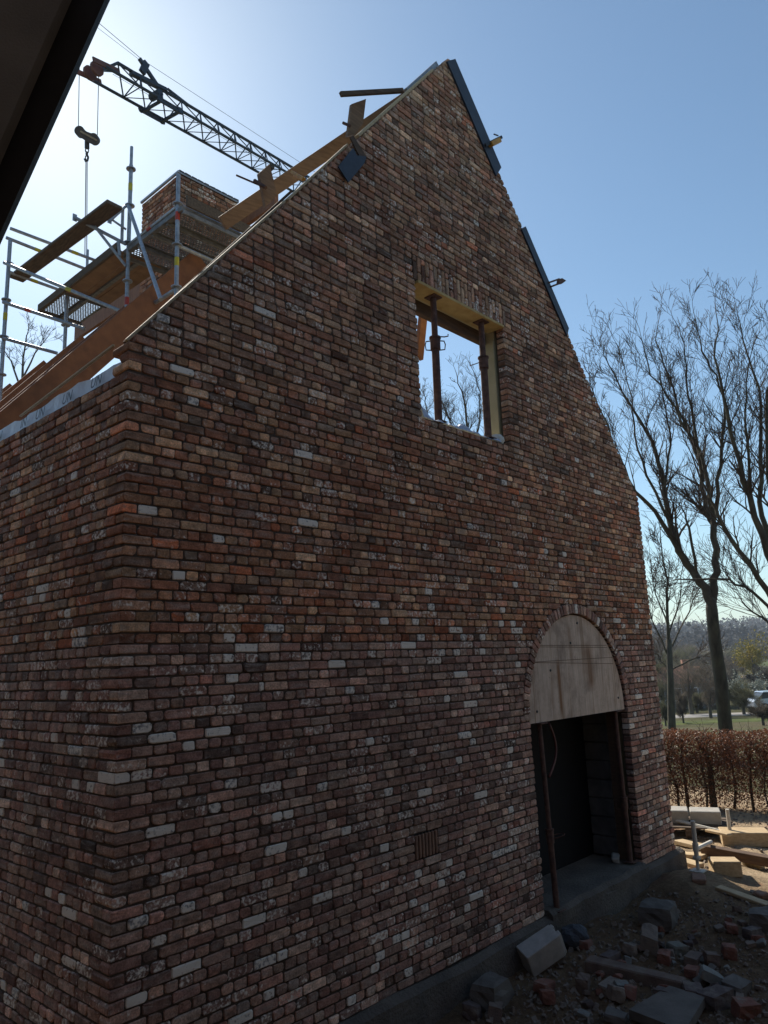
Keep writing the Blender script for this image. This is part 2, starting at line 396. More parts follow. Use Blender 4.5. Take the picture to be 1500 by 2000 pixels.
def brick_shape(u0, u1, v0, v1, depth, proud):
    """rounded, slightly worn brick: (u, v, w) with w going into the wall"""
    w, h = u1 - u0, v1 - v0
    cr = min(.012, h * .22) * rng.uniform(.5, 1.3)
    out = []
    for (cx, cy, sx, sy) in ((u0, v0, 1, 1), (u1, v0, -1, 1), (u1, v1, -1, -1), (u0, v1, 1, -1)):
        c = cr * rng.uniform(.4, 1.9)
        pts = [(cx, cy + sy * c), (cx + sx * c * .3, cy + sy * c * .3), (cx + sx * c, cy)]
        if sx * sy < 0: pts = pts[::-1]
        out += pts
    out = np.array(out) + rng.normal(0, .0011, (12, 2))
    mid = np.array([(u0 + u1) / 2, (v0 + v1) / 2])
    ins = rng.uniform(.0025, .006)
    d = mid - out; inn = out + d * (ins / np.maximum(np.abs(d), ins * 2)).clip(0, .25) * 1.0
    inn = out + np.sign(d) * np.minimum(np.abs(d) * .3, ins)
    z0 = np.full(12, -proud) + rng.normal(0, .0009, 12)
    V = np.zeros((37, 3))
    V[:12, :2] = inn; V[:12, 2] = z0
    V[12:24, :2] = out; V[12:24, 2] = z0 + ins * 1.2
    V[24:36, :2] = out; V[24:36, 2] = depth
    V[36, :2] = mid; V[36, 2] = -proud - rng.uniform(-.001, .0015)
    return V
bricks = []      # (verts, flip, colour, centre)
def lay(u0, u1, v0, v1, face, depth=.085, colour=None, cut=0.0):
    g = .0040
    du = rng.normal(0, .0015); dv = rng.normal(0, .0012)
    V = brick_shape(u0 + g + du, u1 - g + du, v0 + g + rng.uniform(0, .002) + dv, v1 - g - rng.uniform(0, .002) + dv, depth, rng.normal(0, .0025))
    if cut: V[:, 0] -= np.where(V[:, 0] > (u0 + u1) / 2 + (u1 - u0) * .2, (V[:, 1] - (v0 + v1) / 2) * cut, 0)
    tl = rng.normal(0, .006); V[:, 1] += (V[:, 0] - (u0 + u1) / 2) * tl
    if face == 'front': P3 = np.stack([V[:, 0], V[:, 2], V[:, 1]], 1); flip = False
    else: P3 = np.stack([V[:, 2], V[:, 0], V[:, 1]], 1); flip = True
    zc = (v0 + v1) / 2
    bricks.append((P3, flip, colour or brick_colour(zc, 0), (P3[36][0], P3[36][1], P3[36][2])))

def front_intervals(z0, z1):
    """free stretches of the gable between z0 and z1"""
    zm = (z0 + z1) / 2
    xl = max(0.0, (zm - ZE) / SLOPE); xr = HW - xl
    iv = [(xl, xr)]
    def cut(a, b):
        nonlocal iv; o = []
        for p, q in iv:
            if b <= p or a >= q: o.append((p, q)); continue
            if a - p > .02: o.append((p, a))
            if q - b > .02: o.append((b, q))
        iv = o
    if z1 > WZ0 + .01 and z0 < WZ1 - .01: cut(WX0, WX1)
    if z1 > WZ1 + .01 and z0 < LZ1 - .01: cut(WX0 - .03, WX1 + .06)
    if z0 < DZS: cut(DX0, DX1)
    elif z0 + .62 * HC < DZS + ARC_O:
        h = math.sqrt(max(0, ARC_O ** 2 - (z0 + .62 * HC - DZS) ** 2)); cut(DCX - h - .006, DCX + h + .006)
    if z1 > VZ0 + .01 and z0 < VZ1 - .01: cut(VX0, VX1)
    return iv
ncourse = int((ZE + SLOPE * XC - ZB) / HC) + 1
HP = .0955; SP = .191
core = MB()
SIDE_L = 4.6; SIDE_Z = 4.22
for k in range(ncourse):
    z0 = ZB + k * HC; z1 = z0 + HC
    stretch = (k % 2 == 0)
    for (a, bx) in front_intervals(z0, z1):
        if bx - a < .05: continue
        core.box(((a + bx) / 2, .054, (z0 + z1) / 2), (max(.02, bx - a - .026), .088, HC))
        x = a; first = True; at_corner = a < 1e-6 and z1 < ZE + .12
        off = 0 if stretch else 1
        if not first or not at_corner:                       # keep the bond running across openings
            ph = (a - (0.0 if stretch else .045 + HP * .5)) % (SP if stretch else HP)
        while x < bx - 1e-6:
            p = SP if stretch else HP
            if at_corner and first: L_ = SP if stretch else HP
            elif at_corner and not stretch and x < HP * 1.3: L_ = .138
            elif at_corner and stretch and rng.random() < .06: L_ = HP
            elif first: L_ = max(.06, p - ph) if p - ph > .055 else p - ph + p
            else: L_ = p
            if not first: L_ *= rng.uniform(.93, 1.07)
            if stretch and not first and rng.random() < .05: L_ *= .52
            e = x + L_
            if bx - e < .055: e = bx
            end = abs(e - bx) < 1e-6
            jag = rng.uniform(-.007, .005) if end and z0 > ZE - .3 and bx > XC and bx > WX1 + .5 else (rng.uniform(-.006, .006) if end else 0)
            dpt = .085
            if at_corner and first: dpt = HP - .006 if stretch else SP - .006
            lay(x - (.0055 if at_corner and first else 0), e + jag, z0, z1, 'front', dpt, None, .55 if end and z0 > ZE and bx > XC + .05 and bx > HW - (z1 - ZE) / SLOPE - .05 else 0.0)
            x = e; first = False
    if z1 <= SIDE_Z + .02:                                   # side wall, seen from the left
        core.box((.054, SIDE_L / 2 + .02, (z0 + z1) / 2), (.0882, SIDE_L - .02, HC))
        y = HP if stretch else SP; first = True
        while y < SIDE_L:
            if stretch: L_ = .138 if first else HP * rng.uniform(.93, 1.07)
            else: L_ = SP * rng.uniform(.94, 1.06) * (.52 if rng.random() < .05 else 1)
            lay(y, y + L_, z0, z1, 'side'); y += L_; first = False
# soldier course over the window
specials = []
def special(name, V, z):
    specials.append((name, V, brick_colour(z, 0)))
xs = np.arange(WX0 - .025, WX1 + .05, .0605); flipflop = 0
for i, x in enumerate(xs):
    x2 = x + .0605; flipflop ^= 1
    zz = [WZ1, WZ1 + .187, LZ1] if flipflop else [WZ1, WZ1 + .092, LZ1]
    for a, b2 in zip(zz[:-1], zz[1:]):
        V = brick_shape(x + .005, x2 - .005, a + .005, b2 - .005, .085, rng.normal(0, .002))
        special('soldier_brick', np.stack([V[:, 0], V[:, 2], V[:, 1]], 1), 5.9)
core.box(((WX0 + WX1) / 2 + .01, .056, (WZ1 + LZ1) / 2), (WX1 - WX0 + .06, .084, LZ1 - WZ1))
# ring of the door arch
nr = 54
for i in range(nr):
    a0 = math.pi * i / nr; a1 = math.pi * (i + 1) / nr; am = (a0 + a1) / 2
    V = brick_shape(-(a1 - a0) * ARC_O / 2 + .0045, (a1 - a0) * ARC_O / 2 - .0045, ARC_R + .002, ARC_O - .004, .09, .004 + rng.normal(0, .002))
    V[:, 0] *= V[:, 1] / ARC_O
    x = V[:, 0] * math.sin(am) + V[:, 1] * math.cos(am); z = -V[:, 0] * math.cos(am) + V[:, 1] * math.sin(am)
    special('arch_brick', np.stack([DCX + x, V[:, 2], DZS + z], 1), 2.4)
for i in range(40):
    a0 = math.pi * i / 40; a1 = math.pi * (i + 1) / 40
    pr = [(ARC_R + .004, a0), (ARC_O + .03, a0), (ARC_O + .03, a1), (ARC_R + .004, a1)]
    core.prism([(DCX + q * math.cos(t), .016, DZS + q * math.sin(t)) for q, t in pr], (0, .07, 0))
for sgn in (-1, 1):                                           # cut and bedded verge, both sides
    pa = [(0.02 if sgn < 0 else HW - .02, ZE - .02), (XC, ZE + SLOPE * XC - .05), (XC, ZE + SLOPE * XC - .28), (0.10 if sgn < 0 else HW - .10, ZE - .12)]
    core.prism([(x_, .022, z_) for x_, z_ in (pa if sgn < 0 else pa[::-1])], (0, .06, 0))
gable = core.build('brickwork', M['mortar'], house)
tag(gable, 'recessed mortar joints of the reclaimed brick walls')

def brick_mesh(name, items, origin=None):
    nb = len(items); V = np.concatenate([it[0] for it in items])
    if origin is not None: V = V - np.array(origin)
    F = []
    for i, it in enumerate(items):
        o = i * 37
        F += [tuple(o + q for q in (f[::-1] if it[1] else f)) for f in BF]
    me = bpy.data.meshes.new(name); me.from_pydata(V.tolist(), [], F)
    c = np.repeat(np.array([it[2] for it in items], np.float32), 37, axis=0)
    var = np.exp(rng.normal(0, .13, len(c))).astype(np.float32); c[:, :3] *= var[:, None]
    pale = rng.random(len(c)) < .15; c[pale, :3] = c[pale, :3] * .55 + np.array((.16, .14, .12), np.float32)
    at = me.attributes.new('bcol', 'FLOAT_COLOR', 'POINT'); at.data.foreach_set('color', c.ravel())
    me.materials.append(M['brick']); return me
def link(name, me, parent=None, loc=None):
    o = bpy.data.objects.new(name, me); COL.objects.link(o)
    if loc is not None: o.location = loc
    if parent is not None: o.parent = parent; o.matrix_parent_inverse = parent_inv(parent)
    return o
def seen_size(it):
    P3 = it[0][:24]; px = np.array([project(p)[:2] for p in P3[::3]])
    x, y = px[:, 0], px[:, 1]
    if x.max() < 5 or y.max() > 1995 or y.min() < 0: return 0
    return (x.max() - x.min()) * (y.max() - y.min())
order = sorted(range(len(bricks)), key=lambda i: -seen_size(bricks[i]))
top = set(order[:300])
for i in order[:300]:
    it = bricks[i]; c = it[3]
    link('brick', brick_mesh('brick', [it], c), gable, c)
tag(link('brick_courses', brick_mesh('brick_courses', [it for i, it in enumerate(bricks) if i not in top]), house), kind='stuff')
for nm, V, colr in specials:
    c = tuple(V[36]); link(nm, brick_mesh(nm, [(V, False, colr, c)], c), gable, c)

# air brick
av = MB(); av.box(((VX0 + VX1) / 2, .045, (VZ0 + VZ1) / 2), (VX1 - VX0 - .012, .06, VZ1 - VZ0 - .012))
ag = av.build('air_vent', M['interior'], house)
for i in range(7):
    x = VX0 + .022 + i * (VX1 - VX0 - .044) / 6
    MB().box((x, .003, (VZ0 + VZ1) / 2), (.027, .02, VZ1 - VZ0 - .02), None, .001, .005).build('vent_slat', M['terracotta'], ag)

# footing, threshold, inner shell
ft = MB(); n = 60
prof = lambda x: (ZB - .002 - .012 * hnoise(x, 0, 2.1), -.055 - .02 * abs(hnoise(x, 3, 1.7)), -.11 - .02 * abs(hnoise(x, 9, 2.4)))
vv = []
for i in range(n + 1):
    x = -.12 + (HW + .22) * i / n; zt, y1, y2 = prof(x)
    vv += [(x, .09, zt), (x, -.004, zt), (x, y1, zt - .035), (x, y2, -.75), (x, .09, -.75)]
ff = []
for i in range(n):
    for j in range(4): ff.append((i * 5 + j, i * 5 + j + 1, (i + 1) * 5 + j + 1, (i + 1) * 5 + j))
ff += [(0, 1, 2, 3, 4)[::-1], tuple(n * 5 + j for j in range(5))]
ft.add(vv, ff)
ft.box((-.02, 2.4, -.32), (.2, 4.6, .86), None, 0, .01)
ft.build('footing', M['soil'], house)

th_ = MB(); vv = []; n = 24
for i in range(n + 1):
    x = DX0 + .02 + (DX1 - DX0 - .04) * i / n; w = .012 * hnoise(x, 1, 5)
    vv += [(x, .58, .175), (x, -.03 + w, .165 + w * .5), (x, -.075 + w * 1.4, .13), (x, -.07 + w, .03), (x, .58, .03)]
th_.add(vv, [(i * 5 + j, i * 5 + j + 1, (i + 1) * 5 + j + 1, (i + 1) * 5 + j) for i in range(n) for j in range(4)] + [(4, 3, 2, 1, 0), tuple(n * 5 + j for j in range(5))])
th_.build('threshold', M['soil'], house)

inn = MB(); st = .21; z = .0
while z < ZE + SLOPE * XC - .25:
    z2 = z + st; xl = max(.12, (z2 - ZE) / SLOPE + .02); xr = HW - xl
    iv = [(xl, xr)] if xr - xl > .05 else []
    for (ca, cb, za, zb_) in ((WX0 - .0, WX1 + .005, WZ0 - .02, WZ1 - .06), (DX0 - .02, DX1 + .12, -1, 2.85)):
        if z2 > za + .02 and z < zb_ - .02:
            o = []
            for p, q in iv:
                if cb <= p or ca >= q: o.append((p, q)); continue
                if ca > p: o.append((p, ca))
                if q > cb: o.append((cb, q))
            iv = o
    for p, q in iv: inn.box(((p + q) / 2, .215, (z + z2) / 2), (q - p, .19, st))
    z = z2
inn.build('insulation_shell', M['insul'], house)
sh = MB()
sh.box((.28, SIDE_L / 2 + 2.4, 2.15), (.28, SIDE_L + 4.2, 4.1)); sh.box((HW - .2, 4.6, 2.15), (.36, 8.6, 4.1)); sh.box((HW / 2, 8.9, 2.1), (HW - .4, .3, 4.2))
sh.build('inner_walls', M['block_grey'], house)
MB().box((HW / 2, 4.6, 2.98), (HW - .3, 8.4, .2)).build('floor_slab', M['concrete'], house)
MB().box((HW / 2, 4.6, .04), (HW - .3, 8.4, .12)).build('ground_slab', M['concrete'], house)
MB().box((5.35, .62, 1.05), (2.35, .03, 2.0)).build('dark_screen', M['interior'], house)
dj = MB(); 
for i in range(9):
    dj.box((6.235 + rnd.uniform(-.006, .006), .40, .19 + .105 + i * .205), (.10, .30, .197), None, .004, .008)
dj.build('block_jamb', M['block_grey'], house)

# white foil with print on top of the side wall
fo = MB(); n = 46; vv = []
for i in range(n + 1):
    y = .06 + 4.4 * i / n; zt = SIDE_Z + .105 + .004 * hnoise(y, 0, 5) + (.018 if (i // 6) % 2 else 0) + .004 * hnoise(y, 2, 17)
    xw = .035 + .006 * hnoise(y, 4, 11)
    vv += [(xw, y, SIDE_Z - .06), (xw + .003, y, SIDE_Z + .05), (xw + .004, y, zt), (xw + .09, y, zt + .004), (xw + .09, y, SIDE_Z - .06)]
fo.add(vv, [(i * 5 + j, (i + 1) * 5 + j, (i + 1) * 5 + j + 1, i * 5 + j + 1) for i in range(n) for j in range(4)])
foil = fo.build('white_foil', M['foil'], house, smooth=False)
for y, s_ in ((.52, 'UN'), (.93, 'UN'), (1.36, 'UN'), (1.62, 'IN'), (2.12, 'UN')):
    cu = bpy.data.curves.new('print', 'FONT'); cu.body = s_; cu.size = .10; cu.extrude = .0005; cu.shear = .35
    to = bpy.data.objects.new('tmp', cu); COL.objects.link(to)
    bpy.context.view_layer.update()
    me = bpy.data.meshes.new_from_object(to.evaluated_get(bpy.context.evaluated_depsgraph_get()))
    bpy.data.objects.remove(to)
    me.materials.clear(); me.materials.append(M['ink'])
    o = link('printed_letters', me, foil)
    o.matrix_basis = Matrix.Translation((.018, y, SIDE_Z + .018)) @ Matrix(((0, 0, -1, 0), (-1, 0, 0, 0), (0, 1, 0, 0), (0, 0, 0, 1)))

# roof timbers
def rafter(y, x0, x1, h=.30, w=.06, dz=.02):
    a = Vector((x0, y, rake_z(x0) - dz)); b2 = Vector((x1, y, rake_z(x1) - dz)); t = (b2 - a).normalized()
    nrm = Vector((-t.z, 0, t.x)); off = -nrm * (h / 2)
    MB().beam(a + off, b2 + off, w, h, nrm).build('rafter', M['rafter'], house)
for y, x_e in ((3.10, 2.45), (3.42, 1.75), (4.45, 1.75), (5.5, 1.75), (6.6, 1.75), (7.7, 1.75)):
    rafter(y, .05, x_e, .31 if y < 3.2 else .27)
MB().beam((3.58, 2.9, 8.50), (3.58, 8.6, 8.50), .06, .30).build('ridge_beam', M['rafter'], house)
MB().beam((.30, .5, 4.29), (.30, 8.7, 4.29), .20, .12).build('wall_plate', M['rafter'], house)
MB().beam((1.0, .5, 4.95), (1.0, 4.4, 4.95), .07, .24).build('purlin', M['rafter'], house)
MB().beam(at_y(818, 700, .75), at_y(832, 560, .75), .10, .05, (0, 1, 0)).build('window_side_timber', M['rafter'], house)
# window formwork
MB().box(((WX0 + WX1) / 2 + .01, .085, WZ1 - .018), (WX1 - WX0 - .012, .21, .03), None, 0, .003).build('lintel_form_board', M['osb'], house)
MB().box(((WX0 + WX1) / 2, .245, WZ1 - .09), (WX1 - WX0 - .02, .06, .13), None, 0, .004).build('lintel_beam', M['timber_dark'], house)
MB().box((WX1 - .004, .20, (WZ0 + WZ1) / 2 - .07), (.02, .16, WZ1 - WZ0 - .14), None, 0, .003).build('reveal_board', M['insul'], house)
MB().beam(at_y(946, 660, .33), at_y(957, 845, .33), .05, .12, (0, 1, 0)).build('reveal_timber', M['timber_dark'], house)

# chimney
CH = at_d(350, 338, 10.0); cx, cy, cz = CH
CWX, CWY = .94, .95
chm = MB(); chm.box((cx + CWX / 2, cy + CWY / 2, cz - 1.40), (CWX - .02, CWY - .02, 2.79))
chim = chm.build('chimney', M['mortar'], house)
keep = bricks; bricks = []
for k in range(44):
    z1 = cz - .01 - k * HC; z0 = z1 - HC; s_ = k % 2 == 0
    x = 0
    while x < CWX - .01:
        L_ = (SP if s_ else HP) * rng.uniform(.93, 1.07)
        if x == 0 and not s_: L_ = .09
        e = CWX if CWX - (x + L_) < .055 else x + L_
        lay(x, e, z0, z1, 'front', .08 if x > 0 else (.09 if s_ else .18)); bricks[-1][0][:] += np.array((cx, cy, 0)); x = e
    y = HP if s_ else SP
    while y < CWY - .01:
        L_ = (HP if s_ else SP) * rng.uniform(.93, 1.07)
        e = CWY if CWY - (y + L_) < .055 else y + L_
        lay(y, e, z0, z1, 'side', .08); bricks[-1][0][:] += np.array((cx, cy, 0)); y = e
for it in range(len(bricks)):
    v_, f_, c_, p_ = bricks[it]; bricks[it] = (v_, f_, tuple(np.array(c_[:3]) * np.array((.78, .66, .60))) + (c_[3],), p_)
tag(link('chimney_bricks', brick_mesh('chimney_bricks', bricks), chim), kind='stuff')
bricks = keep
x = 0.0
while x < CWX:                                              # loose bricks on edge along the top
    L_ = rnd.uniform(.085, .11)
    MB().box((cx + x + L_ / 2, cy + .05, cz + .035), (L_ - .008, .1, .05), euler(0, rnd.uniform(-.05, .05), rnd.uniform(-.05, .05)), .002, .006).build('cap_brick', M['block_grey'], chim)
    x += L_
MB().beam((cx - .012, cy - .015, cz + .012), (cx - .012, cy + CWY, cz + .012), .03, .035).build('edge_strip', M['lead'], chim)
MB().beam((cx + .004, cy - .012, cz + .003), (cx + CWX, cy - .012, cz + .003), .012, .022).build('edge_strip', M['lead'], chim)

# ------------------------------------------------------------------ things on and in the house
# arched board closing the top of the doorway
n = 48; rr = ARC_R - .012; zbot = DZS - .035
pl = [(DCX - rr, .03, zbot)] + [(DCX - rr * math.cos(math.pi * i / n), .03, DZS + rr * math.sin(math.pi * i / n)) for i in range(n + 1)] + [(DCX + rr, .03, zbot)]
ab = empty('arch_board', (DCX, .04, zbot))
tag(ab, 'stained half-round plywood board filling the arch above the doorway', 'board')
MB().prism(pl, (0, .025, 0)).build('panel', M['ply_stained'], ab)
MB().box((DCX, .075, zbot + .03), (2 * rr - .06, .04, .06), None, 0, .004).build('batten', M['timber_grey'], ab)
for dx, dz in ((-.86, .07), (.88, .10), (-.55, .45), (.08, .93), (-.1, .72)):
    MB().tube((DCX + dx, .031, DZS + dz), (DCX + dx, .024, DZS + dz), .013, n=8).build('bolt_hole', M['black'], ab)
for z_, sl in ((2.53, -.012), (2.515, -.022), (2.37, .012), (2.365, -.055)):                          # joints in the sheet
    h = math.sqrt(rr ** 2 - (z_ - DZS) ** 2) - .02
    MB().beam((DCX - h, .0292, z_), (DCX + h, .0292, z_ + sl), .0022, .005, bev=0).build('sheet_joint', M['timber_dark'], ab)

def steel_prop(base, top, label, collar_t=.42, swing=1, loop=True, k=1.0):
    base = Vector(base); top = Vector(top); t = (top - base).normalized()
    e = empty('steel_prop', base); tag(e, label, 'prop', 'rusty adjustable props under the openings')
    c = base + (top - base) * (1 - collar_t)
    MB().tube(base + t * .008, c, .037 * k, n=12).build('outer_tube', M['rust'], e, smooth=False)
    MB().tube(c, top - t * .008, .030 * k, n=12).build('inner_tube', M['rust'], e)
    MB().box(top - t * .005, (.125, .125, .01), None, 0, .002).build('head_plate', M['rust'], e)
    MB().box(base + t * .004, (.12, .12, .008), None, 0, .002).build('foot_plate', M['rust'], e)
    cl = MB().tube(c - t * .06, c + t * .05, .049 * k, n=12).build('collar', M['rust'], e)
    MB().tube(c + t * .05, c + t * .066, .057 * k, n=12).build('collar_nut', M['rust'], cl)
    side = (AX_R - t * AX_R.dot(t)).normalized()
    if loop:
        for s_ in (-1, 1):
            MB().pipe([c + side * s_ * .04 + t * .03, c + side * s_ * .085 + t * .025, c + side * s_ * .095 - t * .01, c + side * s_ * .088 - t * .06, c + side * s_ * .04 - t * .065], .006, 6).build('handle', M['rust'], cl)
        MB().pipe([c + t * .075, c + side * .09 + t * .068, c + side * .125 + t * .075, c + side * .125 + t * .095], .006, 6).build('pin', M['rust'], cl)
    else:
        ring = [c + side * (swing * .07 + .06 * math.cos(a)) + Vector((0, -1, 0)) * (.045 * math.sin(a)) + t * (.02 * math.cos(a)) for a in [2 * math.pi * i / 12 for i in range(12)]]
        MB().pipe(ring, .005, 5, closed=True).build('handle', M['rust'], cl)
    return e
steel_prop((3.12, .07, WZ0 + .035), (3.14, .07, WZ1 - .034), 'rusty steel prop with looped collar at left of the gable window', .38)
steel_prop((3.91, .07, WZ0 + .035), (3.92, .07, WZ1 - .034), 'rusty steel prop with ring handle at right of the gable window', .36, -1, False)
MB_ = at_y(1080, 1765, .03); 
steel_prop((MB_.x - .02, -.02, .135), (4.44, .06, 1.79), 'slim rusty prop standing at the left jamb of the doorway', .62, 1, False, .75)
steel_prop((6.10, .07, .185), (6.07, .07, 1.79), 'rusty prop close to the right jamb of the doorway', .62, 1, True, .8)
for x_, w_, nm in ((6.17, .05, 'rust-brown upright plank at the right doorway jamb'), (4.25, .07, 'dark upright plank at the left doorway jamb')):
    tag(MB().box((x_, .17, .98), (w_, .11, 1.58), euler(0, 0, .05), .003, .005).build('jamb_plank', M['timber_dark']), nm, 'plank')
hp = [at_y(1072 + 14 * math.sin(math.pi * t), 1412 + 106 * t, .14) for t in [i / 14 for i in range(15)]]
tag(MB().pipe(hp, .012, 8).build('red_hose', M['hose'], smooth=True), 'dull red hose hanging in a bow beside the left doorway prop', 'hose')
def chunk(size, rot, c, mat, name, jit=.006, bev=.01):
    return MB().box((0, 0, 0), size, rot, jit, bev).build(name, mat) , c
def place(size, rot, c, mat, name, label, cat, group=None, jit=.006, bev=.01):
    o = MB().box((0, 0, 0), size, rot, jit, bev).build(name, mat); o.location = c
    return tag(o, label, cat, group)
q = at_z(1203, 1682, .175)
place((.15, .09, .06), euler(.1, -.1, .5), q + Vector((0, 0, .03)), M['concrete_light'], 'stone', 'pale broken stone lying on the doorway threshold', 'stone', jit=.012, bev=.02)

# plastic and foam on the window sill
sp = MB(); nU, nV = 60, 7
vv = []
for i in range(nU + 1):
    x = WX0 + .02 + (WX1 - WX0 - .2) * i / nU
    for j in range(nV + 1):
        y = -.004 + .24 * j / nV; e_ = math.sin(math.pi * j / nV) ** .5 if 0 < j < nV else 0
        z = WZ0 + .006 + e_ * (.055 + .022 * hnoise(x, y, 9) + .012 * hnoise(x, y, 31, 2) + (.10 * max(0, 1 - (x - WX0) / .22)))
        vv.append((x, y + .008 * hnoise(x, y, 15), z))
sp.add(vv, [(i * (nV + 1) + j, (i + 1) * (nV + 1) + j, (i + 1) * (nV + 1) + j + 1, i * (nV + 1) + j + 1) for i in range(nU) for j in range(nV)])
tag(sp.build('plastic_sheet', M['plastic_sheet']), 'crumpled bluish plastic sheet lying along the gable window sill', 'sheet')
def lump(name, c, r, mat, label, cat, seed, squash=(1, 1, 1), sub=3, amp=.22, group=None):
    me = bpy.data.meshes.new(name); bm = bmesh.new(); bmesh.ops.create_icosphere(bm, subdivisions=sub, radius=1)
    for v in bm.verts:
        p = v.co.copy(); d = 1 + amp * hnoise(p.x * 1.3 + p.z, p.y * 1.3 - p.z * .7, 2.1, seed)
        v.co = Vector((p.x * squash[0], p.y * squash[1], p.z * squash[2])) * r * d
    bm.to_mesh(me); bm.free(); me.materials.append(mat)
    o = link(name, me, None, c); return tag(o, label, cat, group)
lump('foam_piece', (4.10, .10, WZ0 + .055), .085, M['foam'], 'pale foam lump at the right end of the gable window sill', 'foam', 1.3, (1.1, .9, .75), 2)

# masonry guide boards clamped to the right verge
def verge_board(xa, xb, inn_, out_, label):
    t = Vector((1, 0, -SLOPE)).normalized(); nn = Vector((SLOPE, 0, 1)).normalized()
    a = Vector((xa, -.022, rake_z(xa))); c = Vector((xb, -.022, rake_z(xb)))
    e = empty('verge_board', a); tag(e, label, 'board', 'dark boards along the right verge')
    MB().prism([a - nn * inn_, c - nn * inn_ + t * .05, c + nn * out_, a + nn * out_], (0, .02, 0)).build('face_board', M['slate'], e)
    MB().prism([a + nn * out_ + Vector((0, .02, 0)), c + nn * out_ + Vector((0, .02, 0)), c + nn * (out_ + .018) + Vector((0, .02, 0)), a + nn * (out_ + .018) + Vector((0, .02, 0))], (0, .13, 0)).build('top_board', M['slate'], e)
    return e
verge_board(3.60, 4.36, .145, .05, 'upper dark board clamped along the right verge below the peak')
verge_board(4.80, 5.62, .085, .035, 'lower dark board clamped along the right verge')
def screw_clamp(c, label, mats):
    c = Vector(c); e = empty('screw_clamp', c); tag(e, label, 'clamp', 'screw clamps holding the guide boards')
    nn = Vector((SLOPE, 0, 1)).normalized(); t = Vector((1, 0, -SLOPE)).normalized()
    MB().beam(c - nn * .16, c + nn * .30, .016, .035, t).build('bar', mats[0], e)
    MB().beam(c - nn * .04 + t * .02, c + nn * .20 + t * .02, .06, .055, t, bev=.008).build('jaw', mats[1], e)
    MB().tube(c + nn * .10 - t * .06 + Vector((0, -.02, 0)), c + nn * .22 - t * .03, .008, n=6).build('spindle', mats[0], e)
    return e
screw_clamp((4.18, -.05, rake_z(4.18) + .0), 'orange screw clamp gripping the upper dark verge board', (M['black'], M['orange_steel']))
c = Vector((5.40, -.03, rake_z(5.40))); e = empty('screw_clamp', c); tag(e, 'rusty arrow-shaped clamp sticking out of the lower verge board', 'clamp', 'screw clamps holding the guide boards')
q1, q2, q3 = at_y(1072, 552, -.03), at_y(1092, 545, -.03), at_y(1106, 548, -.03)
q4 = at_y(1076, 560, -.03)
MB().tube(q1, q2, .012, n=6).build('arm', M['rust'], e); MB().tube(q4, at_y(1094, 553, -.03), .012, n=6).build('arm', M['rust'], e)
MB().prism([q2, at_y(1091, 552, -.03), at_y(1098, 554, -.03), q3, at_y(1098, 543, -.03)], (0, .03, 0)).build('head', M['rust'], e)

# laths and planks along the left verge
def lath(a, b2, w, h, mat, label, name='lath', up=(0, 0, 1), group=None):
    o = MB().beam((0, 0, 0), Vector(b2) - Vector(a), w, h, up).build(name, mat); o.location = a
    return tag(o, label, 'lath' if name == 'lath' else 'plank', group)
tv = Vector((1, 0, SLOPE)).normalized(); nv = Vector((-SLOPE, 0, 1)).normalized()
def vp(x, y, o=0.0): return Vector((x, y, rake_z(x))) + nv * o
lath(vp(.02, .045, .016), vp(1.30, .045, .014), .03, .020, M['timber_pale'], 'thin pale lath on the lower left verge of the gable', up=nv)
lath(vp(1.30, .03, .012), vp(2.02, .05, .022), .045, .02, M['timber_pale'], 'thin pale lath on the middle left verge of the gable', up=nv)
lath(vp(2.14, .04, .02), vp(3.30, .04, .02), .05, .028, M['timber_pale'], 'pale lath on the upper left verge below the peak', up=nv)
lath(vp(2.95, .10, .03), vp(3.48, .10, .035), .04, .05, M['galv'], 'grey metal strip on the left verge beside the peak', up=nv)
lath(vp(.02, .075, .01), vp(1.45, .12, .03), .02, .02, M['timber_dark'], 'second thin brown lath behind the lower left verge lath', up=nv)
lath(vp(-.0, .13, .035), at_x(40, 813, .06), .018, .018, M['timber_pale'], 'long thin lath running down from the verge onto the white foil')
ba, bb = at_y(434, 437, 1.35), at_y(812, 180, .22)
lath(ba, bb, .05, .13, M['timber'], 'long brown timber running behind the left verge past the chimney', 'plank', up=(-.3, -.3, 1))
def upright(pts, y, th, label):
    o = MB().prism([at_y(px, py, y) for px, py in pts], (0, th, 0)).build('plank', M['timber'])
    return tag(o, label, 'plank')
upright([(506, 338), (527, 320), (541, 381), (519, 404)], .55, .03, 'short upright brown plank crossing the long timber, nearer the chimney')
upright([(687, 203), (715, 193), (709, 243), (694, 262), (679, 266)], .35, .03, 'short upright brown plank crossing the long timber, nearer the peak')
def rod(p, q, r_, mat, name, label, cat): return tag(MB().tube(p, q, r_, n=6).build(name, mat), label, cat)
rod(at_y(461, 342, .6), at_y(517, 366, .5), .008, M['rust'], 'iron_rod', 'thin iron rod poking left from the plank nearer the chimney', 'rod')
rod(at_y(497, 353, .6), at_y(519, 367, .5), .018, M['rust'], 'bolt_stub', 'short thick bolt stub beside the plank nearer the chimney', 'bolt')
rod(at_y(670, 240, .4), at_y(684, 246, .33), .014, M['rust'], 'bolt_stub', 'short bolt stub beside the plank nearer the peak', 'bolt')
lath(at_y(665, 184, .30), at_y(787, 177, .16), .035, .045, M['timber_dark'], 'dark stick pointing level to the left below the peak')
e = empty('screw_clamp', at_y(580, 345, .3)); tag(e, 'orange clamp on the long timber between the two upright planks', 'clamp', 'screw clamps holding the guide boards')
MB().beam(at_y(570, 336, .28), at_y(594, 350, .10), .03, .025).build('jaw', M['orange_steel'], e)
